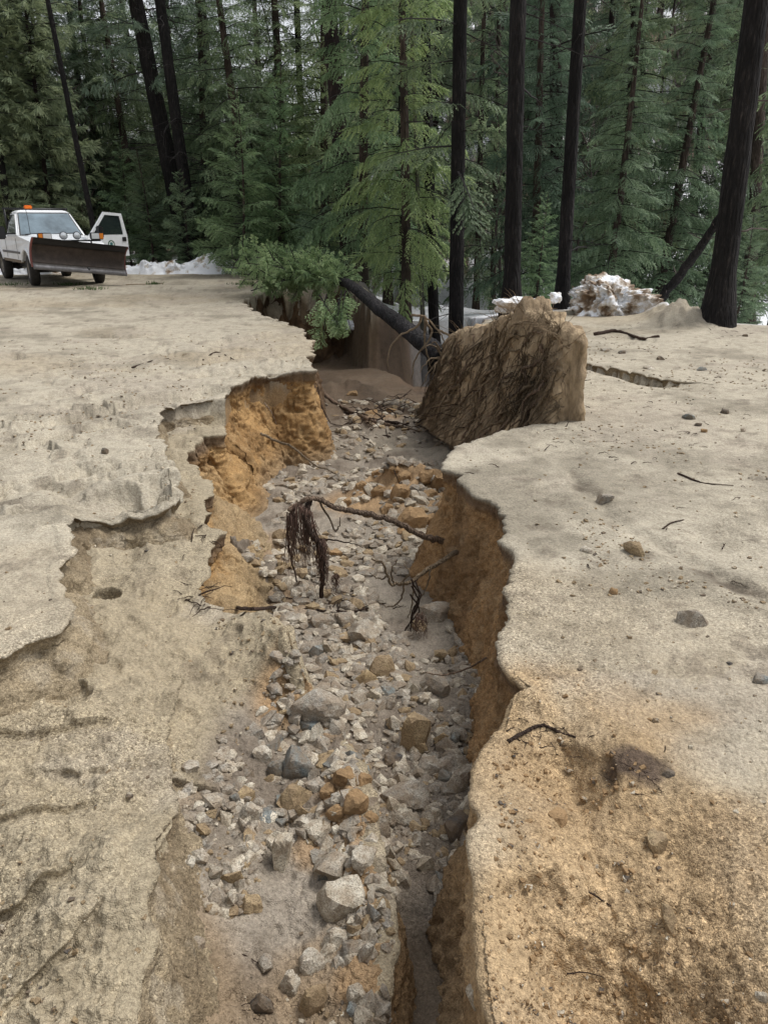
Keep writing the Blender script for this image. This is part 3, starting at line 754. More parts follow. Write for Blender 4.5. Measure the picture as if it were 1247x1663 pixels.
def chip_mesh(name, seed, mat, n=11):
    rng = np.random.RandomState(seed)
    p = rng.normal(size=(n, 3)); p /= np.linalg.norm(p, axis=1, keepdims=True); p *= rng.uniform(.75, 1, (n, 1))
    bm = bmesh.new()
    for q in p: bm.verts.new(q)
    r = bmesh.ops.convex_hull(bm, input=bm.verts)
    bmesh.ops.delete(bm, geom=[g for g in r['geom_interior'] if isinstance(g, bmesh.types.BMVert)], context='VERTS')
    bmesh.ops.bevel(bm, geom=list(bm.edges), offset=.06, segments=1, affect='EDGES') if n <= 8 else None
    me = bpy.data.meshes.new(name); bm.to_mesh(me); bm.free(); me.materials.append(mat)
    return me

# each: px, py, width px, height px, stone, depth ratio, roll deg, label
BEDG = 'stones in the gully bed'
ROCKS = [
 (516, 1146, 84, 62, 'granite', .9, 24, 'big grey granite slab jutting from the ochre mound'),
 (588, 1030, 62, 44, 'granite', .8, -10, 'pale grey layered stone at the foot of the hanging roots'),
 (603, 1056, 34, 17, 'pale', .8, 5, 'flat pale stone tucked under the layered grey stone'),
 (622, 1086, 46, 42, 'tan', .9, 0, 'yellowish blocky stone in the middle of the bed'),
 (706, 996, 56, 34, 'granite', 1.0, 8, 'grey wedge-shaped stone against the undercut right wall'),
 (708, 1112, 54, 44, 'granite', .9, 15, 'rounded grey stone near the foot of the right wall'),
 (633, 1143, 30, 24, 'granite', .9, 0, 'small square grey stone above the tall tan block'),
 (676, 1190, 62, 84, 'tan', .7, 6, 'tall tan granite block standing in the channel'),
 (737, 1202, 26, 30, 'blue', .8, 20, 'bluish stone beside the tall tan block'),
 (668, 1291, 96, 46, 'granite', .7, -8, 'long grey slab lying across the channel'),
 (752, 1266, 54, 50, 'pale', .9, 12, 'pale boulder wedged under the right bank'),
 (750, 1342, 66, 46, 'dark', 1.0, 0, 'rough brown-grey lump above the white granite stones'),
 (742, 1398, 44, 50, 'pale', .7, 0, 'upper white granite stone half sunk beside the ochre bank'),
 (750, 1446, 48, 52, 'pale', .8, 10, 'lower white granite stone half sunk beside the ochre bank'),
 (478, 1250, 66, 56, 'blue', .8, 20, 'blue-grey angular stone on the rocky bench'),
 (446, 1250, 34, 36, 'blue', .8, -15, 'small blue-grey stone leaning on the larger one'),
 (474, 1297, 84, 54, 'tan', .8, 14, 'ochre-topped slab below the blue-grey stone'),
 (455, 1385, 36, 86, 'pale', .7, 4, 'narrow upright pale slab on the rocky bench'),
 (508, 1345, 60, 30, 'pale', .9, -6, 'low pale stone under the ochre lumps'),
 (590, 1392, 52, 26, 'pale', .8, 6, 'flat pale stone at the edge of the channel'),
 (545, 1406, 74, 42, 'pale', .9, 0, 'pale oval stone above the biggest white granite stone'),
 (563, 1460, 98, 64, 'pale', .8, 12, 'biggest white granite stone on the rocky bench'),
 (545, 1530, 40, 40, 'pale', .9, 30, 'pale stone below the biggest white granite stone'),
 (596, 1548, 28, 46, 'granite', .8, 8, 'greenish grey stone at the brink of the channel'),
 (507, 1566, 44, 46, 'pale', .9, -12, 'speckled white stone with a dark gap above'),
 (510, 1630, 48, 62, 'tan', .8, 15, 'brownish granite stone low on the bench'),
 (470, 1600, 36, 34, 'pale', .9, 40, 'rounded pale stone beside the bark flakes'),
 (432, 1566, 36, 34, 'granite', .9, 10, 'dull grey stone half buried in the bench'),
 (428, 1632, 44, 40, 'dark', .6, 35, 'dark flaky stone by the pine needles'),
 (575, 1620, 40, 46, 'pale', .9, 0, 'pale stone sunk in the slope to the channel'),
 (410, 1470, 40, 28, 'tan', .9, 20, 'low tan stone in the coarse sand'),
 (404, 1322, 36, 40, 'pale', .8, 25, 'pale stone left of the ochre-topped slab'),
 (381, 1298, 18, 30, 'blue', .8, 15, 'bright blue-grey stone standing upright'),
 (425, 1225, 40, 30, 'pale', .8, 0, 'pale stone above the small blue-grey one'),
 (315, 1540, 34, 26, 'pale', .9, 10, 'lone pale stone in the brown coarse sand'),
 (308, 1247, 30, 18, 'pale', .9, 0, 'small whitish stone on the smooth wet sand'),
 (700, 1245, 44, 26, 'granite', .9, 10, 'grey stone between the tall block and the long slab'),
 (728, 1242, 40, 26, 'granite', .9, -20, 'tilted grey stone right of the tall block'),
 (640, 1235, 36, 22, 'dark', .9, 12, 'dark stone left of the long slab'),
 (650, 1250, 30, 20, 'granite', .9, 0, 'grey stone touching the end of the long slab'),
 (560, 1010, 40, 26, 'granite', .8, 0, 'grey stone below the hanging root bundle'),
 (520, 1008, 48, 24, 'granite', .8, 10, 'flat grey-green stone behind the ochre mound'),
 (665, 1330, 40, 26, 'granite', .8, 30, 'broken grey stone under the long slab'),
 (780, 1610, 50, 50, 'pale', .8, 0, 'pale granite stone low in the channel by the bank'),
 (770, 1560, 26, 34, 'granite', .8, 0, 'small white speckled stone at the foot of the bank'),
 (1123, 1003, 52, 36, 'granite', .9, 0, 'round speckled grey stone alone on the sand'),
 (1033, 892, 44, 28, 'tan', .9, 8, 'gritty stone beside the dark litter line'),
 (980, 810, 32, 24, 'granite', .9, 0, 'pointed grey stone at the head of the dark litter line'),
 (1090, 1500, 22, 58, 'tan', .6, -28, 'long flat stone lying on the ochre slope'),
 (1238, 1104, 36, 13, 'blue', .8, 0, 'thin blue-grey flake on the smooth sand'),
 (1086, 1256, 20, 11, 'dark', .9, 0, 'small dark stone beside the humus patch'),
 (950, 893, 26, 11, 'pale', .9, 0, 'flat pale stone near the slab rim'),
 (1120, 677, 24, 12, 'blue', .9, 10, 'greenish stone on the far sand'),
 (1133, 690, 12, 8, 'dark', .9, 0, 'tiny dark stone below the greenish stone'),
 (1176, 669, 15, 10, 'dark', .9, 0, 'dark round stone on the far sand'),
 (1207, 699, 11, 9, 'pale', .9, 0, 'small white stone on the far sand'),
 (1142, 700, 12, 9, 'clay', .9, 0, 'small brown clod on the far sand'),
 (1210, 1105 - 560, 10, 6, 'dark', .9, 0, 'dark stone near the leaning black tree'),
 (1053, 597, 20, 8, 'pale', .9, 0, 'pale stone above the low scarp'),
 (1072, 582, 14, 9, 'dark', .9, 0, 'brown stone above the low scarp'),
 (982, 568, 20, 8, 'granite', .9, 0, 'grey stone between the root plate and the snow heap'),
 (1008, 572, 16, 8, 'dark', .9, 0, 'dark flat stone near the low scarp'),
 (1138, 599, 18, 8, 'blue', .9, 0, 'bluish flat stone beyond the scarp end'),
 (997, 962, 16, 14, 'clay', .9, 0, 'reddish clod below the gritty stone'),
 (170, 733, 16, 14, 'dark', .9, 0, 'black stone on the left sand sheet'),
 (1195, 1318, 14, 9, 'pale', .9, 0, 'white chip on the upper ochre slope'),
 (905, 1330, 40, 20, 'clay', .9, 10, 'orange clay lump set in the ochre bank'),
 (1010, 1650, 10, 16, 'pale', .9, 0, 'white chip low on the ochre slope'),
 (1240, 1620, 24, 22, 'pale', .9, 0, 'white stone at the foot of the ochre slope'),
 (1070, 1370, 40, 30, 'tan', .9, 0, 'buff stone embedded in the ochre slope'),
]
CLODS = [(645, 803, 34, 36), (670, 842, 54, 36), (616, 797, 28, 22), (700, 803, 26, 18), (716, 786, 36, 34), (720, 818, 40, 30), (655, 776, 26, 18), (690, 772, 30, 18),
         (735, 800, 30, 30), (630, 825, 24, 16), (600, 835, 22, 14), (655, 860, 26, 14), (585, 790, 22, 14), (700, 845, 30, 20), (625, 862, 22, 14), (565, 815, 20, 14),
         (545, 900, 24, 16), (640, 760, 18, 12), (610, 770, 18, 12), (575, 1300, 44, 30), (548, 1318, 36, 26), (590, 1270, 36, 30), (560, 1265, 40, 34), (600, 1325, 30, 24), (530, 1290, 30, 26),
         (600, 672, 26, 10), (640, 668, 26, 9), (575, 640, 20, 12)]
def place_px(o, px, py, w, h, ratio, roll, rng, sink=.34):
    p, t = hit(px, py + h * .25)
    sx, sz = w * t / FPX / 2 * 1.02, h * t / FPX / 2 * 1.05
    o.scale = (sx, max(sx * ratio, sz * .6), sz)
    o.rotation_euler = (rng.uniform(-.15, .15), math.radians(roll), rng.uniform(-.5, .5))
    o.location = (p.x, p.y + sz * .3, p.z + sz * (1 - 2 * sink) * .75)
def build_rocks():
    rng = random.Random(4)
    for i, (px, py, w, h, k, ra, roll, lab) in enumerate(ROCKS):
        me = rock_mesh('rock', 100 + i * 7, M[k], 3 if w > 30 else 2, 9 + i % 5)
        o = obj('rock' if k != 'clay' else 'clay_clod', me)
        place_px(o, px, py, w, h, ra, roll, rng)
        tag(o, lab, 'rock' if k != 'clay' else 'clod', BEDG if (px < 830 and py > 950) else 'stones on the sand and the right bank')
    pro = [rock_mesh('clay_clod', 900 + i, M['clay'], 3, 12, rough=.07) for i in range(6)]
    for i, (px, py, w, h) in enumerate(CLODS):
        o = obj('clay_clod', pro[i % 6]); place_px(o, px, py, w * 1.05, h * 1.1, .9, rng.uniform(-20, 20), rng)
        if py < 700: lab = 'small ochre clod in the far bed near the long root'
        elif py < 930: lab = 'fallen ochre clay clod on the collapsed heap under the right wall'
        else: lab = 'ochre clay lump on the rocky bench beside the channel'
        tag(o, lab, 'clod', 'clods: ' + lab.split(' on ')[-1])
    # countless smaller stones of the bed, the 260 largest as stones of their own
    R = np.random.RandomState(8)
    n = 9000
    rr = np.exp(R.uniform(math.log(.9), math.log(14), n * 4)); th = R.uniform(-.75, .62, n * 4)
    x, y = rr * np.sin(th), rr * np.cos(th)
    z, k = land(x, y, True)
    clump = fb2(x, y, 1.3, 4, 91) + .8 * fb2(x, y, 5, 2, 92)
    inbed = (np.maximum(sm(.8, 1, k['pg']), sm(.6, 1, k['pb'])) > .6) & (clump > -.12 + .5 * sm(-.05, -.5, x) * sm(2.6, 1.6, y)) & (y < 12.5) & (np.hypot((x - .13) / .10, (y - 1.75) / .45) > 1)
    ok = np.nonzero(inbed)[0][:n]
    x, y, z, rr = x[ok], y[ok], z[ok], rr[ok]
    sdgk = k['sdg'][ok]
    size = (.007 + .030 * R.rand(len(x)) ** 2.6) * (.55 + .45 * rr)
    size = np.minimum(size, .11)
    vis = size / rr
    order = np.argsort(-vis)
    kinds = ['granite', 'granite', 'pale', 'pale', 'pale', 'blue', 'granite', 'granite', 'pale', 'tan']
    chips = {q: [chip_mesh('stone', 40 + 9 * i + len(q), M[q], 11 + i % 3) for i in range(4)] for q in set(kinds)}
    labs = {'granite': 'small grey angular stone among the rubble of the gully bed', 'pale': 'small pale angular stone among the rubble of the gully bed',
            'tan': 'small tan angular stone among the rubble of the gully bed', 'blue': 'small bluish angular stone among the rubble of the gully bed', 'dark': 'small dark angular stone among the rubble of the gully bed'}
    for c, i in enumerate(order[:290]):
        q = kinds[R.randint(len(kinds))]
        s = size[i]
        o = obj('stone', chips[q][R.randint(4)], None, (x[i], y[i], z[i] - s * .02), tuple(R.uniform(0, 6.28, 3)), (s * R.uniform(.8, 1.4), s * R.uniform(.8, 1.2), s * R.uniform(.55, .9)))
        zone = 'on the rocky bench left of the channel' if sdgk[i] < 0 else 'in the far bed beyond the bridging root' if y[i] > 5.0 else 'in the bed below the undercut right wall' if y[i] > 2.7 else 'in the narrow channel beside the ochre bank'
        tag(o, labs[q].split(' among ')[0] + ' ' + zone, 'stone', 'small %s stones %s' % (q, zone))
    def chips_joined(name, xs, ys, zs, ss, mat, seed, flat=.6):
        R = np.random.RandomState(seed)
        bm = bmesh.new(); bmesh.ops.create_cube(bm, size=1.25) if seed > 9 else bmesh.ops.create_icosphere(bm, subdivisions=1, radius=1)
        bmesh.ops.triangulate(bm, faces=bm.faces); bm.verts.ensure_lookup_table()
        base = np.array([v.co[:] for v in bm.verts]); fc = np.array([[v.index for v in f.verts] for f in bm.faces]); bm.free()
        m, nv = len(xs), len(base)
        A = R.uniform(0, 6.28, m); B = R.uniform(-.6, .6, m)
        P = base[None] * (1 + .35 * R.uniform(-1, 1, (m, nv, 3))) * np.array([1.2, .9, flat])
        ca, sa, cb, sb = np.cos(A)[:, None], np.sin(A)[:, None], np.cos(B)[:, None], np.sin(B)[:, None]
        X, Y, Z = P[..., 0], P[..., 1], P[..., 2]
        X, Z = X * cb - Z * sb, X * sb + Z * cb
        X, Y = X * ca - Y * sa, X * sa + Y * ca
        s = ss[:, None]
        V = np.stack([X * s + xs[:, None], Y * s + ys[:, None], Z * s + zs[:, None] + s * .08], -1).reshape(-1, 3)
        F = (fc[None] + nv * np.arange(m)[:, None, None]).reshape(-1, 3)
        return mesh(name, V.tolist(), F.tolist(), mat, False)
    rest = order[290:]
    for j, q in enumerate(['granite', 'pale', 'tan']):
        idx = rest[(np.arange(len(rest)) % 7 < 4) if j == 0 else (np.arange(len(rest)) % 7 == 4) | (np.arange(len(rest)) % 7 == 5) if j == 1 else (np.arange(len(rest)) % 7 == 6)]
        o = obj('bed_gravel', chips_joined('bed_gravel', x[idx], y[idx], z[idx], size[idx] * .68, M[q], 5 + j))
        tag(o, ['grey', 'pale', 'tan'][j] + ' gravel strewn over the gully bed', 'gravel', None, 'stuff')
    # grit and crumbs on the sand, clay crumbs on the ochre bank
    n = 26000
    rr = np.exp(R.uniform(math.log(.9), math.log(12), n)); th = R.uniform(-.75, .75, n)
    x, y = rr * np.sin(th), rr * np.cos(th); z, k = land(x, y, True)
    patch = fb2(x, y, 1.1, 3, 93)
    on = (k['pg'] < .05) & ((patch > .18) | (R.rand(n) < .12)); och = on & (k['sdq'] > -.1)
    sz = (.0022 + .007 * R.rand(n) ** 5) * (.5 + .5 * rr)
    sz = np.minimum(sz, .014)
    for nm, msk, q, lab in (('road_grit', on & ~och & (R.rand(n) < .6), 'tan', 'loose grit lying on the sandy road surface'), ('clay_crumbs', och, 'clay', 'crumbs of ochre clay on the right bank'),
                            ('pale_grit', on & (R.rand(n) < .18), 'pale', 'pale grit lying on the sandy road surface'), ('dark_grit', on & (R.rand(n) < .2), 'dark', 'dark grit lying on the sandy road surface')):
        i = np.nonzero(msk)[0]
        tag(obj(nm, chips_joined(nm, x[i], y[i], z[i], sz[i], M[q], 21)), lab, 'grit', None, 'stuff')

# ------------------------------------------------------------------ roots and sticks
def add_tube(name, pts, r0, r1, mat, parent=None, n=None, sides=7, jit=.004, lump=.12, rng=random, p=1.0):
    n = n or max(6, len(pts) * 5)
    P = smooth_path(pts, n, jit, rng)
    V, F = [], []
    tube_into(V, F, P, taper(n, r0, r1, p), sides, lump, rng)
    return obj(name, mesh(name, V, F, mat), parent)
def hang_fibres(rng, top, length, count, spread, r):
    V, F = [], []
    for i in range(count):
        a = rng.uniform(0, 6.28); q = spread * rng.random() ** .5
        L = length * rng.uniform(.35, 1)
        p0 = Vector(top) + Vector((math.cos(a) * q * .6, math.sin(a) * q * .6, rng.uniform(-.02, .02)))
        pts = [p0]
        for k in range(1, 6):
            pts.append(p0 + Vector((math.cos(a) * q * .5 * k / 5 + rng.gauss(0, .012), math.sin(a) * q * .5 * k / 5 + rng.gauss(0, .012), -L * k / 5)))
        tube_into(V, F, smooth_path(pts, 9, .003, rng), taper(9, r * rng.uniform(.5, 1.3), r * .25), 4, .2, rng)
    return V, F
def gp(px, py, up=.0):
    p, t = hit(px, py); return p + Vector((0, 0, up))
def build_roots():
    rng = random.Random(12)
    # the root bridging the gully with its curtain of rootlets
    y0 = 4.75
    t = empty('bridging_root', PY(700, 876, y0 + .12))
    inv = -t.location
    loc = lambda pts: [p + inv for p in pts]
    add_tube('main_root', loc([PY(722, 880, y0 + .2), PY(697, 874, y0 + .1), PY(668, 862, y0 + .05), PY(640, 846, y0), PY(610, 838, y0), PY(585, 832, y0), PY(560, 828, y0), PY(540, 822, y0), PY(520, 812, y0), PY(500, 810, y0 - .05), PY(478, 822, y0 - .05), PY(470, 828, y0 - .1)]), .023, .015, M['root'], t, 60, 9, .0045)
    add_tube('side_root', loc([PY(503, 812, y0), PY(497, 840, y0 - .1), PY(508, 870, y0 - .12), PY(520, 890, y0 - .1), PY(524, 930, y0 - .1), PY(522, 985, y0 - .1)]), .022, .016, M['root_dark'], t, 30)
    add_tube('side_root', loc([PY(520, 815, y0), PY(545, 862, y0 + .02), PY(552, 840, y0)]), .008, .003, M['root_pale'], t)
    add_tube('side_root', loc([PY(515, 875, y0), PY(560, 880, y0 + .05), PY(600, 892, y0 + .1)]), .007, .002, M['root_dark'], t)
    add_tube('side_root', loc([PY(480, 820, y0), PY(468, 850, y0), PY(472, 900, y0), PY(482, 945, y0)]), .012, .005, M['root_dark'], t)
    for (px, py, L, c, sp) in [(474, 835, .5, 60, .06), (485, 822, .45, 50, .06), (505, 850, .3, 40, .06), (522, 880, .42, 80, .045), (500, 830, .5, 40, .05), (545, 935, .2, 20, .03)]:
        V, F = hang_fibres(rng, PY(px, py, y0 - .08) + inv, L, c, sp, .0035)
        tag(obj('rootlets', mesh('rootlets', V, F, M['rootlet']), t), None, None, None, 'stuff')
    tag(t, 'thick brown root bridging the gully with a curtain of dark rootlets', 'root')
    # pale branching root out of the right wall
    t = empty('pale_root', PY(737, 897, 4.5)); inv = -t.location
    add_tube('main_root', loc([PY(742, 896, 4.6), PY(715, 912, 4.5), PY(690, 928, 4.45), PY(665, 945, 4.4), PY(640, 950, 4.4), PY(630, 935, 4.4), PY(622, 915, 4.4), PY(603, 907, 4.4)]), .018, .006, M['root_pale'], t, 36)
    for pts in ([(655, 948), (650, 975), (632, 985), (610, 975)], [(640, 950), (636, 925), (645, 912)], [(672, 942), (668, 985), (660, 1010)], [(632, 935), (615, 940), (600, 930)], [(700, 920), (690, 960), (672, 985)], [(650, 950), (664, 930), (655, 915)]):
        add_tube('side_root', loc([PY(a, b, 4.42 - .02 * i) for i, (a, b) in enumerate(pts)]), .007, .0025, M['root_pale'], t)
    tag(t, 'pale forked root poking out of the undercut right wall', 'root')
    t = empty('root_tangle', PY(672, 985, 4.2)); inv = -t.location
    for i in range(6):
        a = PY(672 + rng.uniform(-14, 14), 950 + rng.uniform(-20, 30), 4.25)
        add_tube('strand', loc([a, a + Vector((rng.uniform(-.06, .06), 0, -.12)), a + Vector((rng.uniform(-.08, .1), -.03, -.25)), a + Vector((rng.uniform(-.08, .12), -.06, -.38))]), .006, .002, M['root_dark'], t, 12, 5)
    V, F = hang_fibres(rng, PY(682, 1000, 4.15) + inv, .22, 35, .06, .0025)
    tag(obj('rootlets', mesh('rootlets', V, F, M['rootlet']), t), None, None, None, 'stuff')
    tag(t, 'dark matted root tangle dangling over the stones', 'root')
    # single roots and sticks: name, label, material, r0, r1, [(px, py, y or None=on the ground)]
    L = [
     ('wall_root', 'thin pale root hanging out of the ochre left wall', 'root_pale', .014, .006, [(424, 704, 7.15), (448, 716, 7.0), (472, 724, 6.9), (490, 738, 6.8), (512, 756, 6.75), (530, 762, 6.75), (546, 770, 6.75)]),
     ('wall_root', 'short thin root dangling high on the ochre left wall', 'root', .008, .003, [(430, 655, 7.5), (440, 668, 7.4), (450, 690, 7.4)]),
     ('wall_root', 'wispy root on the sand slope left of the yellow face', 'root_pale', .008, .004, [(312, 925, None), (325, 945, None), (340, 968, None), (362, 992, None)]),
     ('fallen_root', 'long brown root lying down the far bank into the bed', 'root', .035, .018, [(512, 622, None), (530, 645, None), (556, 663, None), (590, 680, None), (620, 690, None), (650, 696, None), (682, 704, None)]),
     ('fallen_root', 'forked brown root across the far gully bed', 'root_dark', .022, .010, [(560, 672, None), (610, 684, None), (660, 690, None), (700, 684, None), (760, 690, None)]),
     ('fallen_root', 'dark branch leaning on the far stony bank', 'root_dark', .02, .008, [(637, 655, None), (655, 645, None), (668, 634, None)]),
     ('fallen_root', 'dark root along the foot of the left wall', 'root_dark', .013, .007, [(330, 975, None), (372, 985, None), (410, 992, None), (450, 988, None), (500, 992, None), (560, 996, None), (600, 990, None)]),
     ('fallen_root', 'short dark root crossing the one at the left wall foot', 'root_dark', .009, .004, [(360, 960, None), (400, 976, None), (450, 970, None), (510, 980, None)]),
     ('bank_root', 'dark root ridge in the right bank above the humus patch', 'root_dark', .008, .004, [(825, 1206, None), (850, 1192, None), (880, 1180, None), (910, 1192, None), (935, 1200, None)]),
     ('bank_root', 'thin root bowed out of the right wall base', 'root', .006, .003, [(790, 1068, 3.3), (760, 1085, 3.3), (720, 1096, 3.3), (690, 1092, 3.3)]),
     ('stick', 'thin dark stick lying below the clay heap', 'root_dark', .008, .004, [(630, 740, None), (640, 765, None), (648, 785, None)]),
     ('stick', 'bent twig on the left sand sheet near the corner', 'root_dark', .012, .005, [(330, 586, None), (352, 573, None), (375, 582, None), (400, 598, None)]),
     ('stick', 'forked twig lying flat on the left sand sheet', 'root_dark', .012, .005, [(215, 598, None), (245, 588, None), (275, 583, None)]),
     ('stick', 'pale stick near the pickup on bare ground', 'root_pale', .016, .01, [(205, 463, None), (235, 462, None), (265, 461, None)]),
     ('stick', 'dark twig lying beyond the litter line on the right sand', 'root_dark', .008, .003, [(1100, 770, None), (1140, 785, None), (1190, 790, None)]),
     ('stick', 'short twig beside the gritty stone', 'root_dark', .006, .003, [(1075, 860, None), (1090, 850, None), (1110, 845, None)]),
     ('stick', 'dark branch in front of the snow heap', 'root_dark', .03, .018, [(965, 545, None), (1000, 540, None), (1040, 552, None), (1070, 548, None)]),
     ('stick', 'thin twig lying on the ochre slope', 'root_dark', .003, .0015, [(935, 1440, None), (965, 1455, None), (1000, 1480, None), (1020, 1505, None)]),
     ('stick', 'tiny twig low on the ochre slope', 'root_dark', .002, .001, [(920, 1582, None), (950, 1580, None), (980, 1588, None)]),
     ('stick', 'curled thin root in the coarse sand of the bench', 'root_dark', .003, .0015, [(365, 1590, None), (362, 1560, None), (390, 1550, None), (420, 1565, None)]),
     ('stick', 'pale rootlet below the biggest white granite stone', 'root_pale', .003, .0012, [(540, 1590, None), (555, 1578, None), (568, 1562, None)]),
    ]
    for nm, lab, m, r0, r1, pts in L:
        W = [PY(a, b, c) if c else gp(a, b, r0 * .7) for a, b, c in pts]
        n = len(W) * 6
        V, F = [], []
        P = smooth_path(W, n, r0 * .15, rng); tube_into(V, F, P, taper(n, r0, r1), 7, .15, rng)
        if nm == 'fallen_root' and 'far' in lab:
            for q in range(5):
                s = P[rng.randrange(4, n - 4)]; d = Vector((rng.uniform(-1, 1), rng.uniform(-.6, .3), rng.uniform(.0, .6))) * .3
                tube_into(V, F, smooth_path([s, s + d * .6, s + d + Vector((0, 0, -.06))], 8, .006, rng), taper(8, r0 * .4, r0 * .12), 5, .15, rng)
        tag(obj(nm, mesh(nm, V, F, M[m])), lab, 'root' if 'root' in nm else 'stick')
    # litter of broken roots around the far bed and in the right bank
    def litter(name, lab, spots, count, length, r, mat):
        V, F = [], []
        for i in range(count):
            a, b, sx, sy = spots[rng.randrange(len(spots))]
            p = gp(a + rng.gauss(0, sx), b + rng.gauss(0, sy), r)
            an = rng.uniform(0, 6.28); L_ = length * rng.uniform(.3, 1)
            d = Vector((math.cos(an), math.sin(an), rng.uniform(-.05, .25))) * L_
            q = p + d * .5 + Vector((0, 0, rng.uniform(0, .12) * L_)); e = p + d
            e.z = max(e.z, hgt(e.x, e.y) + r)
            tube_into(V, F, smooth_path([p, q, e], 7, L_ * .03, rng), taper(7, r * rng.uniform(.5, 1.2), r * .3), 4, .15, rng)
        tag(obj(name, mesh(name, V, F, mat)), lab, 'litter', None, 'stuff')
    litter('root_litter', 'dark broken roots strewn over the far gully bed', [(600, 680, 40, 14), (720, 672, 45, 12), (790, 655, 30, 14), (660, 690, 50, 14)], 90, .8, .012, M['root_dark'])
    litter('root_litter', 'fine dark roots matted in the right bank', [(880, 1190, 25, 14), (900, 1205, 20, 14), (850, 1200, 15, 10), (1030, 1260, 30, 20)], 45, .07, .0022, M['root_dark'])
    litter('root_litter', 'fine dark roots at the foot of the left wall', [(400, 985, 40, 8), (330, 965, 14, 12), (560, 985, 40, 8), (330, 880, 12, 20)], 70, .22, .005, M['root_dark'])
    litter('needle_litter', 'reddish pine needles and fine twigs on the rocky bench', [(425, 1640, 15, 15), (310, 1310, 25, 12), (440, 1090, 30, 30), (620, 1650, 10, 14)], 60, .07, .0013, M['root_dark'])
    litter('twig_litter', 'small dark twigs scattered on the sand', [(1100, 900, 110, 60), (1080, 640, 90, 40), (1000, 545, 70, 14), (200, 560, 150, 60), (1000, 720, 150, 40), (1180, 540, 60, 8)], 130, .12, .004, M['root_dark'])
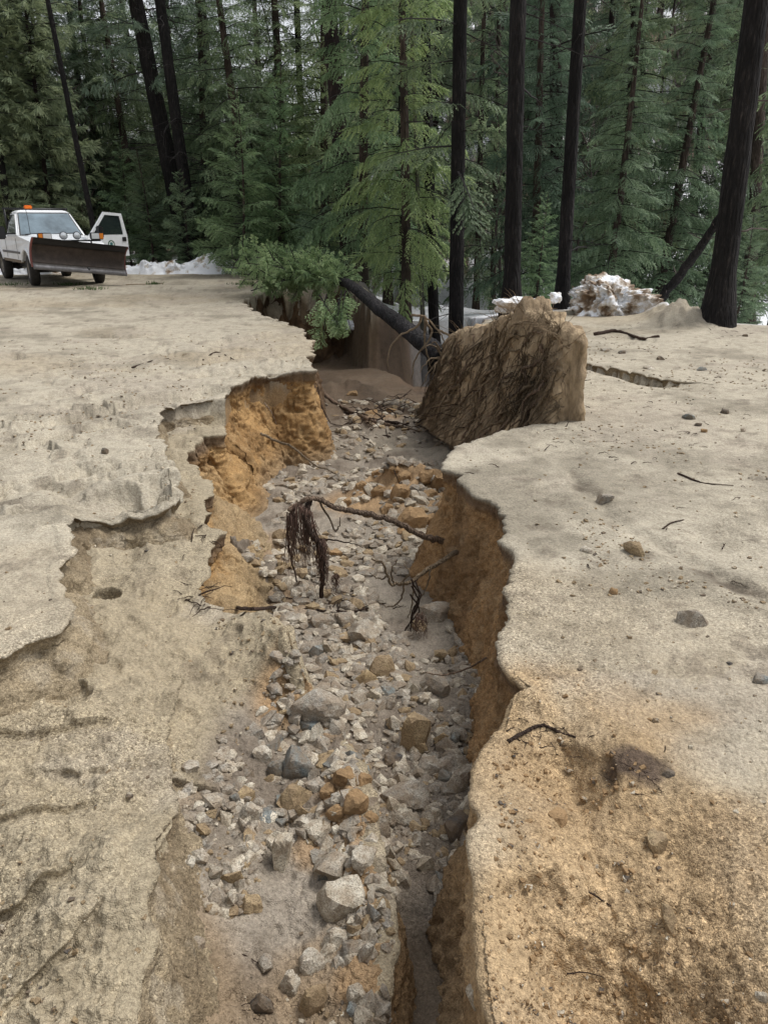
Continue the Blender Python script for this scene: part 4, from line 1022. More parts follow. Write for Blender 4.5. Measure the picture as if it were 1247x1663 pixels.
# ------------------------------------------------------------------ upturned root plate
def build_root_plate():
    rng = random.Random(31)
    path = smooth_path([(1.47, 6.42, 0), (1.38, 7.0, 0), (1.18, 8.0, 0), (.92, 9.4, 0), (.78, 10.6, 0), (.9, 11.6, 0)], 150)
    s = np.linspace(0, 1, 150)
    ztop = np.interp(s, [0, .05, .12, .22, .33, .45, .62, .8, 1], [.62, .74, .78, .82, .86, .66, .28, -.1, -.4])
    thick = np.interp(s, [0, .1, .3, .7, 1], [.13, .17, .30, .45, .5])
    ztop = ztop + .10 * fb2(s * 16, s * 0, 1.0, 4, 9)
    zbot = np.interp(s, [0, .08, .3, 1], [-.2, -.4, -.75, -1.15])
    prof = 110
    X, Y, Z = (np.zeros((150, prof)) for _ in range(3))
    for i in range(150):
        i0, i = i, max(0, i - 8)
        t = (path[min(i + 1, 149)] - path[max(i - 1, 0)]).normalized(); nr = Vector((t.y, -t.x, 0))     # away from the gully
        for j in range(prof):
            f = j / (prof - 1)
            if f < .62:
                v = f / .62; z = zbot[i] + (ztop[i] - zbot[i]) * v; o = -.25 * (1 - v) ** 2.5 * min(1, i / 25) + .10 * v * v
            elif f < .74:
                v = (f - .62) / .12; z = ztop[i] + .03 * math.sin(v * math.pi); o = .10 + thick[i] * v
            else:
                v = (f - .74) / .26; z = ztop[i] + (-.3 - ztop[i]) * v; o = .10 + thick[i] + (.03 if i < 25 else .12) * v
            c = min(1, i0 / 8 * .94, .94 + i * .03) * min(1, (149 - i0) / 10)
            oc, zc = .1 + thick[i] / 2, (ztop[i] + zbot[i]) / 2
            o = oc + (o - oc) * c
            z = zc + (z - zc) * min(1, (149 - i0) / 10)
            p = path[i] + nr * o; X[i0, j], Y[i0, j], Z[i0, j] = p.x, p.y, z
    P = np.stack([X, Y, Z], -1)
    a = np.gradient(P, axis=0); b = np.gradient(P, axis=1)
    N = np.cross(b, a); N /= np.linalg.norm(N, axis=-1, keepdims=True) + 1e-9
    face = (np.arange(prof) / (prof - 1) < .62)[None, :]
    n = .09 * fb3(X, Y, Z * .7, 1.6, 3, 4) + .07 * fb3(X, Y, Z * .6, 4.0, 4, 5, .6) + .035 * (.5 - 1.4 * np.abs(fb3(X, Y, Z * .8, 9, 4, 6, .62)))
    end = np.clip(1 - np.arange(150) / 8, 0, 1)[:, None]
    n = n * (1 - end)
    P = P + N * n[..., None]
    root = empty('root_plate', (path[20].x, path[20].y, 0)); inv = Vector((-path[20].x, -path[20].y, 0))
    me = grid_mesh('soil_mass', P[..., 0] + inv.x, P[..., 1] + inv.y, P[..., 2], M['plate'])
    obj('soil_mass', me, root)
    def on(u, v, off):                      # a point on the gully-side face
        u = min(max(u, 0.02), .98) * 149; v = min(max(v, 0), 1) * .62 * (prof - 1)
        i, j = int(u), int(v)
        return Vector(P[i, j]) + Vector(N[i, j]) * off + inv
    for k in range(64):
        u0, v0 = rng.uniform(.03, .85), rng.uniform(.35, .98)
        du, dv = rng.uniform(.02, .22), -rng.uniform(.25, .8)
        pts = [on(u0 + du * q / 5 + rng.gauss(0, .012), v0 + dv * q / 5, .02 + rng.random() * .05 * (q > 1)) for q in range(6)]
        if rng.random() < .4: pts.append(pts[-1] + Vector((-.12, rng.uniform(-.15, .2), -.12)))
        r = rng.choice([.007, .009, .012, .017, .024])
        add_tube('root', pts, r, r * .3, M[rng.choice(['root', 'root_pale', 'root_pale', 'root_pale'])], root, 22, 5, .006, .12, rng)
    V, F = [], []
    for k in range(480):
        u0, v0 = rng.uniform(.03, .95), rng.uniform(.1, 1)
        du, dv = rng.uniform(-.03, .14), -rng.uniform(.1, .5)
        pts = [on(u0 + du * q / 4, v0 + dv * q / 4, .012 + rng.random() * .05) for q in range(5)]
        tube_into(V, F, smooth_path(pts, 10, .006, rng), taper(10, .0055, .002), 3, .1, rng)
    tag(obj('fine_roots', mesh('fine_roots', V, F, M['root_pale']), root), None, None, None, 'stuff')
    # rootlets over the top edge
    V, F = [], []
    for k in range(170):
        p = on(rng.uniform(.02, .75), rng.choice([1, 1, .97, rng.random()]), .0); d = Vector((rng.gauss(-.03, .08), rng.gauss(-.02, .09), rng.uniform(-.03, .14)))
        tube_into(V, F, smooth_path([p, p + d, p + d * 1.6 + Vector((0, 0, -.03))], 6, .004, rng), taper(6, .004, .001), 3, 0, rng)
    tag(obj('rootlets', mesh('rootlets', V, F, M['root_pale']), root), None, None, None, 'stuff')
    tag(root, 'upturned slab of brown soil matted with hanging roots beside the gully', 'root plate')

# ------------------------------------------------------------------ trees
def branch_template(seed, droop, nt, nb, blade, width, flat=.25, spread=50, fork=.42):
    R = np.random.RandomState(seed)
    V, F, T = [], [], []
    def blade_at(p, d, up, L, w, tint):
        s = np.cross(d, up); s /= np.linalg.norm(s) + 1e-9
        b = len(V)
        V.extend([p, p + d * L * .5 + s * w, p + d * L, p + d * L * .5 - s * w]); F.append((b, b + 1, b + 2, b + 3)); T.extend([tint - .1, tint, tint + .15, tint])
    ax = lambda t: np.array([t, .04 * math.sin(3 * t + seed), -droop * t * t])
    for i in range(nt):
        t = .12 + .88 * (i + R.rand() * .5) / nt
        p = ax(t); d0 = ax(min(t + .02, 1.03)) - ax(t); d0 /= np.linalg.norm(d0)
        for sgn in (-1, 1):
            L = fork * (1.05 - .75 * t) * R.uniform(.7, 1.15)
            an = math.radians(spread + R.uniform(-12, 12))
            d = np.array([math.cos(an) * d0[0], sgn * math.sin(an), math.cos(an) * d0[2] + R.uniform(-flat * 2.6, flat * .5)]); d /= np.linalg.norm(d)
            tw = R.uniform(.25, .75)
            for j in range(nb):
                q = (j + .5 + R.uniform(-.2, .2)) / nb
                pp = p + d * L * q + np.array([0, 0, -droop * .55 * L * q * q * 1.6])
                for s2 in (-1, 1):
                    a2 = s2 * math.radians(R.uniform(25, 55)); c, s_ = math.cos(a2), math.sin(a2)
                    dd = np.array([d[0] * c - d[1] * s_, d[0] * s_ + d[1] * c, d[2] + R.uniform(-.45, .15) - droop * q * .5]); dd /= np.linalg.norm(dd)
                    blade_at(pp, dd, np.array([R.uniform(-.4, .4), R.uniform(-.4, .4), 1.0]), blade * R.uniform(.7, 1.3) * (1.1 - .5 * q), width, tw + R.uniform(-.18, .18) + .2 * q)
    return np.array(V), np.array(F), np.array(T)
TEMPL = {}
def templates(kind):
    if kind not in TEMPL:
        prm = dict(fir=(.28, 16, 10, .058, .0085, .3, 52, .42), cedar=(.55, 15, 11, .07, .009, .45, 48, .46), pine=(.1, 10, 7, .15, .0075, .5, 40, .30), young=(.14, 16, 10, .06, .009, .25, 55, .45), bush=(.05, 11, 6, .11, .014, .8, 62, .5))[kind]
        TEMPL[kind] = [branch_template(s, *prm) for s in range(4)]
    return TEMPL[kind]
def crown_mesh(name, kind, mat, H, z0, z1, Lmax, count, seed, axis=None, top_taper=.85, pitch=-8, shape='cone', gap=0.0, twigm=None):
    R = np.random.RandomState(seed); rng = random.Random(seed)
    T = templates(kind)
    Vs, Fs, Ts, off = [], [], [], 0
    SV, SF = [], []
    for i in range(count):
        f = (i + R.rand()) / count
        z = z0 + (z1 - z0) * f
        if gap and vn2(np.array([z * 1.3]), np.array([seed * 3.1]), 4)[0] < gap: continue
        L = Lmax * (1 - top_taper * f) * R.uniform(.6, 1.1) if shape == 'cone' else Lmax * R.uniform(.5, 1.1) * (1 - .6 * max(0, f - .6) / .4)
        if shape == 'cone' and f < .12: L *= .7 + 2.5 * f
        az = i * 2.399 + R.uniform(-.5, .5)
        el = math.radians(pitch + 25 * f + R.uniform(-10, 12))
        v, fc, tt = T[R.randint(len(T))]
        Rm = np.array(Matrix.Rotation(az, 3, 'Z') @ Matrix.Rotation(-el, 3, 'Y') @ Matrix.Rotation(R.normal(0, .55), 3, 'X'))
        org = np.array([0, 0, z])
        Vs.append((v * L) @ Rm.T + org); Fs.append(fc + off); Ts.append(tt + R.uniform(-.15, .15)); off += len(v)
        # the woody axis of the branch
        dr = .35 if kind == 'cedar' else .2
        pts = [Vector(org + Rm @ np.array([t * L, 0, -dr * L * t * t])) for t in (0, .35, .7, .97)]
        tube_into(SV, SF, pts, [.011 * L + .004, .008 * L + .003, .005 * L + .002, .002], 3)
    V, F, Tt = np.vstack(Vs), np.vstack(Fs), np.concatenate(Ts)
    nb = len(V)
    allV = V.tolist() + [tuple(p) for p in SV]
    allF = F.tolist() + [tuple(q + nb for q in fa) for fa in SF]
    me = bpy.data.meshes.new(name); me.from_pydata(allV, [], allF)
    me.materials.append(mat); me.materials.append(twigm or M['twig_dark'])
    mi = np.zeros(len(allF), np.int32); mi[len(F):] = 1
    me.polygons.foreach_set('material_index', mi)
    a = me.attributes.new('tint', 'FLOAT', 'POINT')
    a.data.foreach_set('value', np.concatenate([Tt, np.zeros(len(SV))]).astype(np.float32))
    me.update(); return me
def trunk_mesh(name, H, r0, r1, mat, seed, bend=.12, sides=12, flare=1.35):
    rng = random.Random(seed); n = 34
    P = [Vector((bend * math.sin(i / n * 3 + seed), bend * math.cos(i / n * 2.3 + seed * 2), -.5 + (H + .5) * i / (n - 1))) for i in range(n)]
    o = Vector((P[2].x, P[2].y, 0)); P = [p - o for p in P]
    rad = [r0 + (r1 - r0) * i / (n - 1) for i in range(n)]
    rad[0] *= flare * 1.1; rad[1] *= flare; rad[2] *= 1 + (flare - 1) * .4
    V, F = [], []; tube_into(V, F, P, rad, sides, .05, rng)
    return mesh(name, V, F, mat)
def dead_branch_mesh(name, z0, z1, count, Lmax, seed, mat, droop=.25, sub=3, r=.02):
    rng = random.Random(seed); V, F = [], []
    for i in range(count):
        z = z0 + (z1 - z0) * rng.random(); az = rng.uniform(0, 6.28); L = Lmax * (.06 + .94 * rng.random() ** 1.6)
        d = Vector((math.cos(az), math.sin(az), rng.uniform(-.25, .35)))
        pts = [Vector((0, 0, z)) + d * L * t + Vector((rng.gauss(0, .04) * L, rng.gauss(0, .04) * L, -droop * L * t * t + rng.gauss(0, .02) * L)) for t in (0, .3, .6, 1)]
        P = smooth_path(pts, 8, .01 * L, rng); tube_into(V, F, P, taper(8, r * (.4 + .6 * L / Lmax), r * .12), 4)
        for q in range(sub):
            s = P[rng.randrange(2, 7)]; e = Vector((rng.gauss(0, 1), rng.gauss(0, 1), rng.gauss(-.2, .5))).normalized() * L * rng.uniform(.15, .45)
            tube_into(V, F, smooth_path([s, s + e * .5 + Vector((0, 0, .02)), s + e], 5, .008 * L, rng), taper(5, r * .3, r * .08), 3)
    return mesh(name, V, F, mat)
def bare_tree_meshes(seed, H=8, r=.05):
    rng = random.Random(seed); V, F = [], []
    P = [Vector((rng.gauss(0, .06) * i, rng.gauss(0, .06) * i, -.3 + H * i / 9)) for i in range(10)]
    tV, tF = [], []; tube_into(tV, tF, smooth_path(P, 20), taper(20, r, .01), 6)
    def rec(p, d, L, rr, depth):
        pts = [p]; q = p; dd = d
        for k in range(4):
            dd = (dd + Vector((rng.gauss(0, .2), rng.gauss(0, .2), .08 + rng.gauss(0, .12)))).normalized(); q = q + dd * L / 4; pts.append(q)
        tube_into(V, F, pts, taper(5, rr, rr * .4), 3)
        if depth:
            for k in range(3):
                s = pts[rng.randrange(1, 5)]; e = (dd + Vector((rng.gauss(0, .7), rng.gauss(0, .7), rng.gauss(.1, .4)))).normalized()
                rec(s, e, L * rng.uniform(.4, .65), rr * .55, depth - 1)
    for i in range(26):
        z = H * rng.uniform(.08, .97); k = min(int((z + .3) / H * 9), 8); p = P[k].lerp(P[k + 1], (z + .3) / H * 9 - k)
        az = rng.uniform(0, 6.28)
        rec(p, Vector((math.cos(az), math.sin(az), rng.uniform(.2, .9))).normalized(), H * .2 * rng.uniform(.5, 1.1) * (1.15 - z / H), r * .35, 2)
    return mesh('trunk', tV, tF, M['twig']), mesh('crown', V, F, M['twig'])

PROTO = {}
def build_protos():
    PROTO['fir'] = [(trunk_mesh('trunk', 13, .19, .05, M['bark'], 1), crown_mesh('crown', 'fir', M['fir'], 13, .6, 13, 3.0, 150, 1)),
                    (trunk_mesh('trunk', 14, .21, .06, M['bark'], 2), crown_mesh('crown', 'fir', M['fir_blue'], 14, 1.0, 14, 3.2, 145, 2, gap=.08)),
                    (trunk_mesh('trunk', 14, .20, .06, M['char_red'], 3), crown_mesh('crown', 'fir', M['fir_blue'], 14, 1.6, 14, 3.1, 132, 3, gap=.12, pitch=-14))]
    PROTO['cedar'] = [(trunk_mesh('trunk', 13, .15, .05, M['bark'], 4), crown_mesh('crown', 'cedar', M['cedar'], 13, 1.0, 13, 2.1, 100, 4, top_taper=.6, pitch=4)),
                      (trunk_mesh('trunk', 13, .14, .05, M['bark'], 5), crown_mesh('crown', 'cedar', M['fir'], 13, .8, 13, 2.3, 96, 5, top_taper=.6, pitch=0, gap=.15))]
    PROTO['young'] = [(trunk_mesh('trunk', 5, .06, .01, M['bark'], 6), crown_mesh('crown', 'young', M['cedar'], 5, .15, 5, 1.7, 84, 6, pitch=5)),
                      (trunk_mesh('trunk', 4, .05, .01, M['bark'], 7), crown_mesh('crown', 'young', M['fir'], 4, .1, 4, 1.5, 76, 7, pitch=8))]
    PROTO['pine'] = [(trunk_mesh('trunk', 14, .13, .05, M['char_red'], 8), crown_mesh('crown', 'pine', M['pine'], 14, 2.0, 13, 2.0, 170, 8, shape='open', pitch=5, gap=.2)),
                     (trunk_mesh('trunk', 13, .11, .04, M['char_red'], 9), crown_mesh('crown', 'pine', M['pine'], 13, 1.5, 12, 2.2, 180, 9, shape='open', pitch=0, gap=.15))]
    PROTO['bare'] = [bare_tree_meshes(20 + i, 7 + i, .05 + .006 * i) for i in range(4)]
def lean_rot(base, top):
    q = (Vector(top) - Vector(base)).normalized().to_track_quat('Z', 'Y')
    return q.to_euler()
def tree(name, kind, var, base, lab, group=None, rot=(0, 0, 0), scale=1.0):
    e = empty(name, base); e.rotation_euler = rot; e.scale = (scale,) * 3
    t, c = PROTO[kind][var]
    obj('trunk', t, e); obj('crown', c, e)
    return tag(e, lab, 'tree', group)
def stand(px, dist):                      # ground point below a photo column at forward distance dist
    x = (px - 623.5) / FPX * (dist / CP * 1.0) ; x = (px - 623.5) / FPX * (dist * CP + 1.65 * SP)
    return (x, dist, hgt(x, dist))
def trunk_tree(name, pb, pyb, pt, dist, wpx, mat, lab, dead=(10, 1.0), dm='twig_dark', green=None, group=None, H=13, bend=.06):
    B = PY(pb, pyb, dist); x = B.x; g = hgt(x, dist)
    Tp = PY(pt, 0, dist); d = (Tp - B).normalized()
    B = B + d * ((g - B.z) / d.z)
    r = wpx * (dist * CP) / FPX / 2
    e = empty(name, B); e.rotation_euler = lean_rot((0, 0, 0), d)
    seed = int(pb) + 3
    obj('trunk', trunk_mesh('trunk', H, r * 1.08, r * .62, M[mat], seed, bend, 18, 1.6), e)
    if dead[0]: tag(obj('dead_branches', dead_branch_mesh('dead_branches', 1.0, 10, int(dead[0] * 1.9), dead[1] * 1.1, seed, M[dm]), e), kind='stuff')
    if green:
        k, m_, z0, z1, L, c = green
        obj('crown', crown_mesh('crown', k, M[m_], H, z0, z1, L, c, seed, shape='open', gap=.15), e)
    return tag(e, lab, 'tree', group)

def build_forest():
    build_protos()
    R = random.Random(77)
    # the trunks one can tell apart
    trunk_tree('burnt_tree', 1160, 548, 1232, 12.6, 38, 'char', 'thick charred black trunk leaning over the right road edge', (16, 1.6), 'twig')
    trunk_tree('burnt_tree', 912, 486, 946, 15.8, 21, 'char', 'slim charred black trunk right behind the dirty snow heap', (12, 1.0))
    trunk_tree('burnt_tree', 830, 492, 846, 14.2, 27, 'char', 'straight charred black trunk behind the root plate', (16, 1.4))
    trunk_tree('burnt_tree', 740, 535, 744, 17.5, 25, 'char', 'charred black trunk standing down the snowy slope', (14, 1.4), green=('fir', 'fir_blue', 4.5, 12, 2.0, 26))
    trunk_tree('scorched_tree', 566, 412, 538, 24, 27, 'char_red', 'reddish brown furrowed trunk behind the fallen fir', (10, 1.6))
    trunk_tree('burnt_tree', 292, 350, 222, 29, 27, 'char', 'thickest leaning black trunk beyond the pickup', (40, 3.0), green=('pine', 'pine', 6, 12, 2.2, 30))
    trunk_tree('burnt_tree', 312, 372, 262, 28, 19, 'char', 'black trunk close beside the thickest leaning one', (36, 2.6))
    trunk_tree('burnt_tree', 340, 340, 320, 33, 15, 'char', 'slender black trunk behind the leaning pair', (16, 1.5), green=('fir', 'fir_blue', 4, 12, 2.2, 30))
    trunk_tree('burnt_tree', 148, 345, 82, 27, 9, 'char', 'thin leaning black pole between the pickup and the leaning pair', (14, 1.0))
    trunk_tree('burnt_tree', 152, 340, 110, 34, 11, 'char', 'dark trunk with long dead limbs behind the thin leaning pole', (40, 3.2))
    trunk_tree('burnt_tree', 20, 380, -40, 28, 11, 'char', 'black pole leaning behind the pickup tailgate', (10, 1.2))
    trunk_tree('burnt_tree', 78, 330, 26, 33, 9, 'char_red', 'thin dark trunk among the pines behind the pickup cab', (14, 1.2))
    trunk_tree('burnt_tree', 705, 535, 690, 20, 17, 'char', 'dark trunk left of the one standing down the snowy slope', (16, 1.4))
    trunk_tree('burnt_tree', 655, 470, 650, 22, 12, 'char', 'thin dark trunk between the fallen log and the slope', (14, 1.4))
    trunk_tree('burnt_tree', 495, 360, 478, 31, 12, 'char', 'dark trunk deep among the firs behind the fallen crown', (14, 1.6))
    trunk_tree('pale_tree', 683, 420, 668, 20, 7, 'bark_pale', 'pale slender grey trunk amid cedar sprays', (10, .7), 'twig')
    trunk_tree('pale_tree', 925, 430, 934, 24, 9, 'bark_pale', 'pale greenish trunk behind the slim charred one', (10, 1.2), 'twig')
    trunk_tree('pale_tree', 800, 480, 806, 30, 9, 'bark', 'thin grey trunk on the snow behind the root plate', (16, 1.2), 'twig')
    trunk_tree('dark_tree', 905, 400, 905, 27, 22, 'char_red', 'dark trunk half hidden behind the slim charred one', (10, 1.5), green=('fir', 'fir_blue', 2.5, 12, 2.6, 40))
    trunk_tree('dark_tree', 1040, 470, 1046, 27, 10, 'char_red', 'dark thin trunk behind the snow heap firs', (20, 1.8))
    trunk_tree('dark_tree', 1215, 480, 1235, 24, 20, 'bark', 'mossy grey trunk right of the leaning charred one', (12, 1.4), 'twig', green=('cedar', 'fir', 3.0, 11, 1.8, 30))
    # leaning dead pole propped by the charred tree
    a, b = PY(1072, 484, 15.0), PY(1192, 318, 13.4)
    e = empty('leaning_pole', a); V, F = [], []
    P = smooth_path([Vector((0, 0, 0)) - (b - a) * .08, (b - a) * .5 + Vector((.02, 0, -.05)), b - a], 20, .01, R); tube_into(V, F, P, taper(20, .095, .06), 9, .08, R)
    obj('trunk', mesh('trunk', V, F, M['char']), e)
    V, F = [], []
    for i in range(14):
        s = P[R.randrange(3, 19)]; d = Vector((R.gauss(0, 1), R.gauss(0, 1), R.gauss(.2, .6))).normalized() * R.uniform(.15, .5)
        tube_into(V, F, [s, s + d * .5, s + d], [.012, .008, .003], 4)
    tag(obj('dead_branches', mesh('dead_branches', V, F, M['twig']), e), kind='stuff')
    tag(e, 'dead pole leaning against the thick charred trunk', 'tree')
    # living conifers, each with its own words
    G = [  # kind, variant, px, dist, scale, rz, label
     ('cedar', 0, 590, 21.5, 1.0, .4, 'light green drooping cedar beside the reddish brown trunk'),
     ('cedar', 0, 660, 19.5, .9, 2.1, 'light green drooping cedar around the pale slender trunk'),
     ('cedar', 1, 630, 25, 1.1, 1.1, 'deeper green cedar behind the pair of light green cedars'),
     ('young', 0, 395, 25.0, 1.05, .0, 'bright young fir bush behind the low snow bank'),
     ('young', 0, 455, 26.0, 1.25, 1.4, 'taller bright young fir next to the bush behind the low snow bank'),
     ('young', 1, 520, 24.0, .9, 2.2, 'dark young fir just behind the fallen crown'),
     ('fir', 0, 410, 29, 1.0, .6, 'full green fir rising behind the bright young firs'),
     ('fir', 1, 470, 31, 1.05, 1.9, 'deep green fir with tiered branches behind the young firs'),
     ('fir', 0, 530, 28, .95, 3.0, 'full green fir left of the reddish brown trunk'),
     ('fir', 2, 365, 35, 1.1, 2.5, 'high-crowned fir behind the slender black trunk'),
     ('fir', 1, 265, 38, 1.05, .3, 'deep green fir behind the leaning black pair'),
     ('young', 1, 250, 28.5, 1.0, .9, 'low dark fir brush at the foot of the leaning black pair'),
     ('young', 1, 310, 27, .8, 2.9, 'small fir brush right of the leaning black pair'),
     ('young', 0, 215, 30, .9, 1.9, 'young fir behind the open truck door'),
     ('pine', 0, 60, 30, 1.0, .2, 'grey-green pine with loose tufts above the pickup'),
     ('pine', 1, 120, 32, 1.0, 1.7, 'loose-tufted pine by the thin leaning black pole'),
     ('pine', 0, 0, 28, .95, 3.3, 'pine with open crown behind the pickup tailgate'),
     ('pine', 1, 200, 36, 1.05, 4.0, 'pine behind the thickest leaning black trunk'),
     ('fir', 2, 40, 37, 1.0, 2.0, 'dark fir deep behind the loose-tufted pines'),
     ('fir', 1, 120, 41, 1.0, .5, 'dark fir far behind the thin leaning pole'),
     ('young', 1, 70, 31, 1.1, .4, 'young fir right behind the pickup cab'),
     ('young', 1, 130, 33, 1.2, 1.4, 'young fir behind the pickup hood'),
     ('young', 0, 5, 31, 1.0, 2.4, 'young fir behind the pickup bed'),
     ('fir', 0, 985, 19.5, .62, .9, 'low fir right behind the dirty snow heap'),
     ('fir', 0, 1070, 22.5, .8, 2.2, 'green fir between the snow heap and the leaning charred trunk'),
     ('fir', 2, 1010, 25, .95, 3.9, 'big fir with broad dark limbs beyond the snow heap'),
     ('fir', 1, 1120, 28, 1.0, 5.0, 'deep green fir behind the leaning dead pole'),
     ('fir', 1, 870, 22, .7, 1.0, 'narrow fir between the two slim charred trunks'),
     ('cedar', 1, 775, 30, 1.0, 2.6, 'cedar sprays between the charred trunks on the slope'),
     ('young', 0, 870, 17.5, .5, 1.0, 'small fir sprig behind the root plate snow'),
     ('young', 1, 1195, 15.5, .55, 0.3, 'small fir at the foot of the leaning charred trunk'),
     ('fir', 2, 1225, 27, .9, 1.2, 'fir behind the mossy grey trunk'),
     ('cedar', 1, 1262, 18, .8, 2.2, 'cedar sprays hanging in beyond the mossy grey trunk'),
     ('cedar', 1, 820, 35, 1.1, .4, 'cedar deeper down the slope behind the straight charred trunk'),
     ('fir', 2, 1180, 29, .95, .4, 'full fir just behind the thick charred trunk'),
     ('fir', 0, 175, 33, .9, 2.4, 'full fir between the thin leaning pole and the leaning pair'),
     ('fir', 0, 20, 33, .85, 1.0, 'full fir rising behind the pickup bed'),
     ('pine', 1, 90, 29.5, .9, 5.0, 'pine with grey-green tufts right above the cab roof'),
     ('fir', 0, 340, 31, .9, 4.1, 'full fir right of the leaning black pair'),
     ('fir', 1, 235, 33, .9, 2.8, 'deep green fir just behind the thickest leaning black trunk'),
     ('fir', 2, 690, 33, 1.1, 4.4, 'high-crowned fir on the slope behind the cedars'),
     ('fir', 2, 560, 37, 1.1, 1.0, 'high-crowned fir far behind the reddish brown trunk'),
     ('fir', 2, 830, 34, 1.0, 2.7, 'dark fir far behind the straight charred trunk'),
     ('fir', 2, 960, 36, 1.1, 0.2, 'dark fir far up behind the slim charred trunk'),
     ('fir', 2, 300, 46, 1.2, 0.2, 'dim fir farthest back behind the leaning pair'),
     ('fir', 1, 440, 44, 1.2, 1.2, 'dim fir farthest back above the young firs'),
    ]
    for k, v, px, dist, sc, rz, lab in G:
        tree({'cedar': 'cedar_tree', 'young': 'young_fir', 'fir': 'fir_tree', 'pine': 'pine_tree'}[k], k, v, stand(px, dist), lab, 'conifers beyond the road edge', (R.gauss(0, .03), R.gauss(0, .03), rz), sc)
    # leafless undergrowth and the wood on the far slope
    n = 0
    for i in range(50):
        px, dist = R.uniform(-60, 1320), R.uniform(30, 56)
        if px > 600: dist = R.uniform(22, 50)
        p = stand(px, dist)
        tree('bare_tree', 'bare', R.randrange(4), p, 'leafless grey sapling in the thicket beyond the conifers' if px < 620 else 'leafless grey sapling on the snowy slope behind the charred trunks',
             'saplings in the thicket' if px < 620 else 'saplings on the snowy slope', (R.gauss(0, .06), R.gauss(0, .06), R.uniform(0, 6.28)), R.uniform(.7, 1.3))
    for i in range(110):
        px, dist = R.uniform(-60, 1320), R.uniform(50, 100)
        tree('bare_tree', 'bare', R.randrange(4), stand(px, dist), 'leafless grey tree in the brushwood of the far hillside', 'bare trees of the far hillside', (R.gauss(0, .05), R.gauss(0, .05), R.uniform(0, 6.28)), R.uniform(1.2, 2.2))
    for i in range(32):
        px, dist = R.uniform(-60, 1320), R.uniform(48, 95)
        tree('far_fir', 'fir', R.randrange(3), stand(px, dist), 'distant dark fir on the far hillside', 'distant firs on the hillside', (R.gauss(0, .02), R.gauss(0, .02), R.uniform(0, 6.28)), R.uniform(.8, 1.5))
    for i in range(16):
        px, dist = R.uniform(560, 1320), R.uniform(32, 62)
        p = stand(px, dist); e = empty('bare_pole_tree', p); e.rotation_euler = (R.gauss(0, .03), R.gauss(0, .03), R.uniform(0, 6))
        e.scale = (R.uniform(.6, 1.2),) * 2 + (1,)
        obj('trunk', FT[i % 3][0], e); tag(obj('dead_branches', FT[i % 3][1], e), kind='stuff')
        tag(e, 'thin dark bare trunk standing on the snowy hillside', 'tree', 'dark trunks on the snowy hillside')

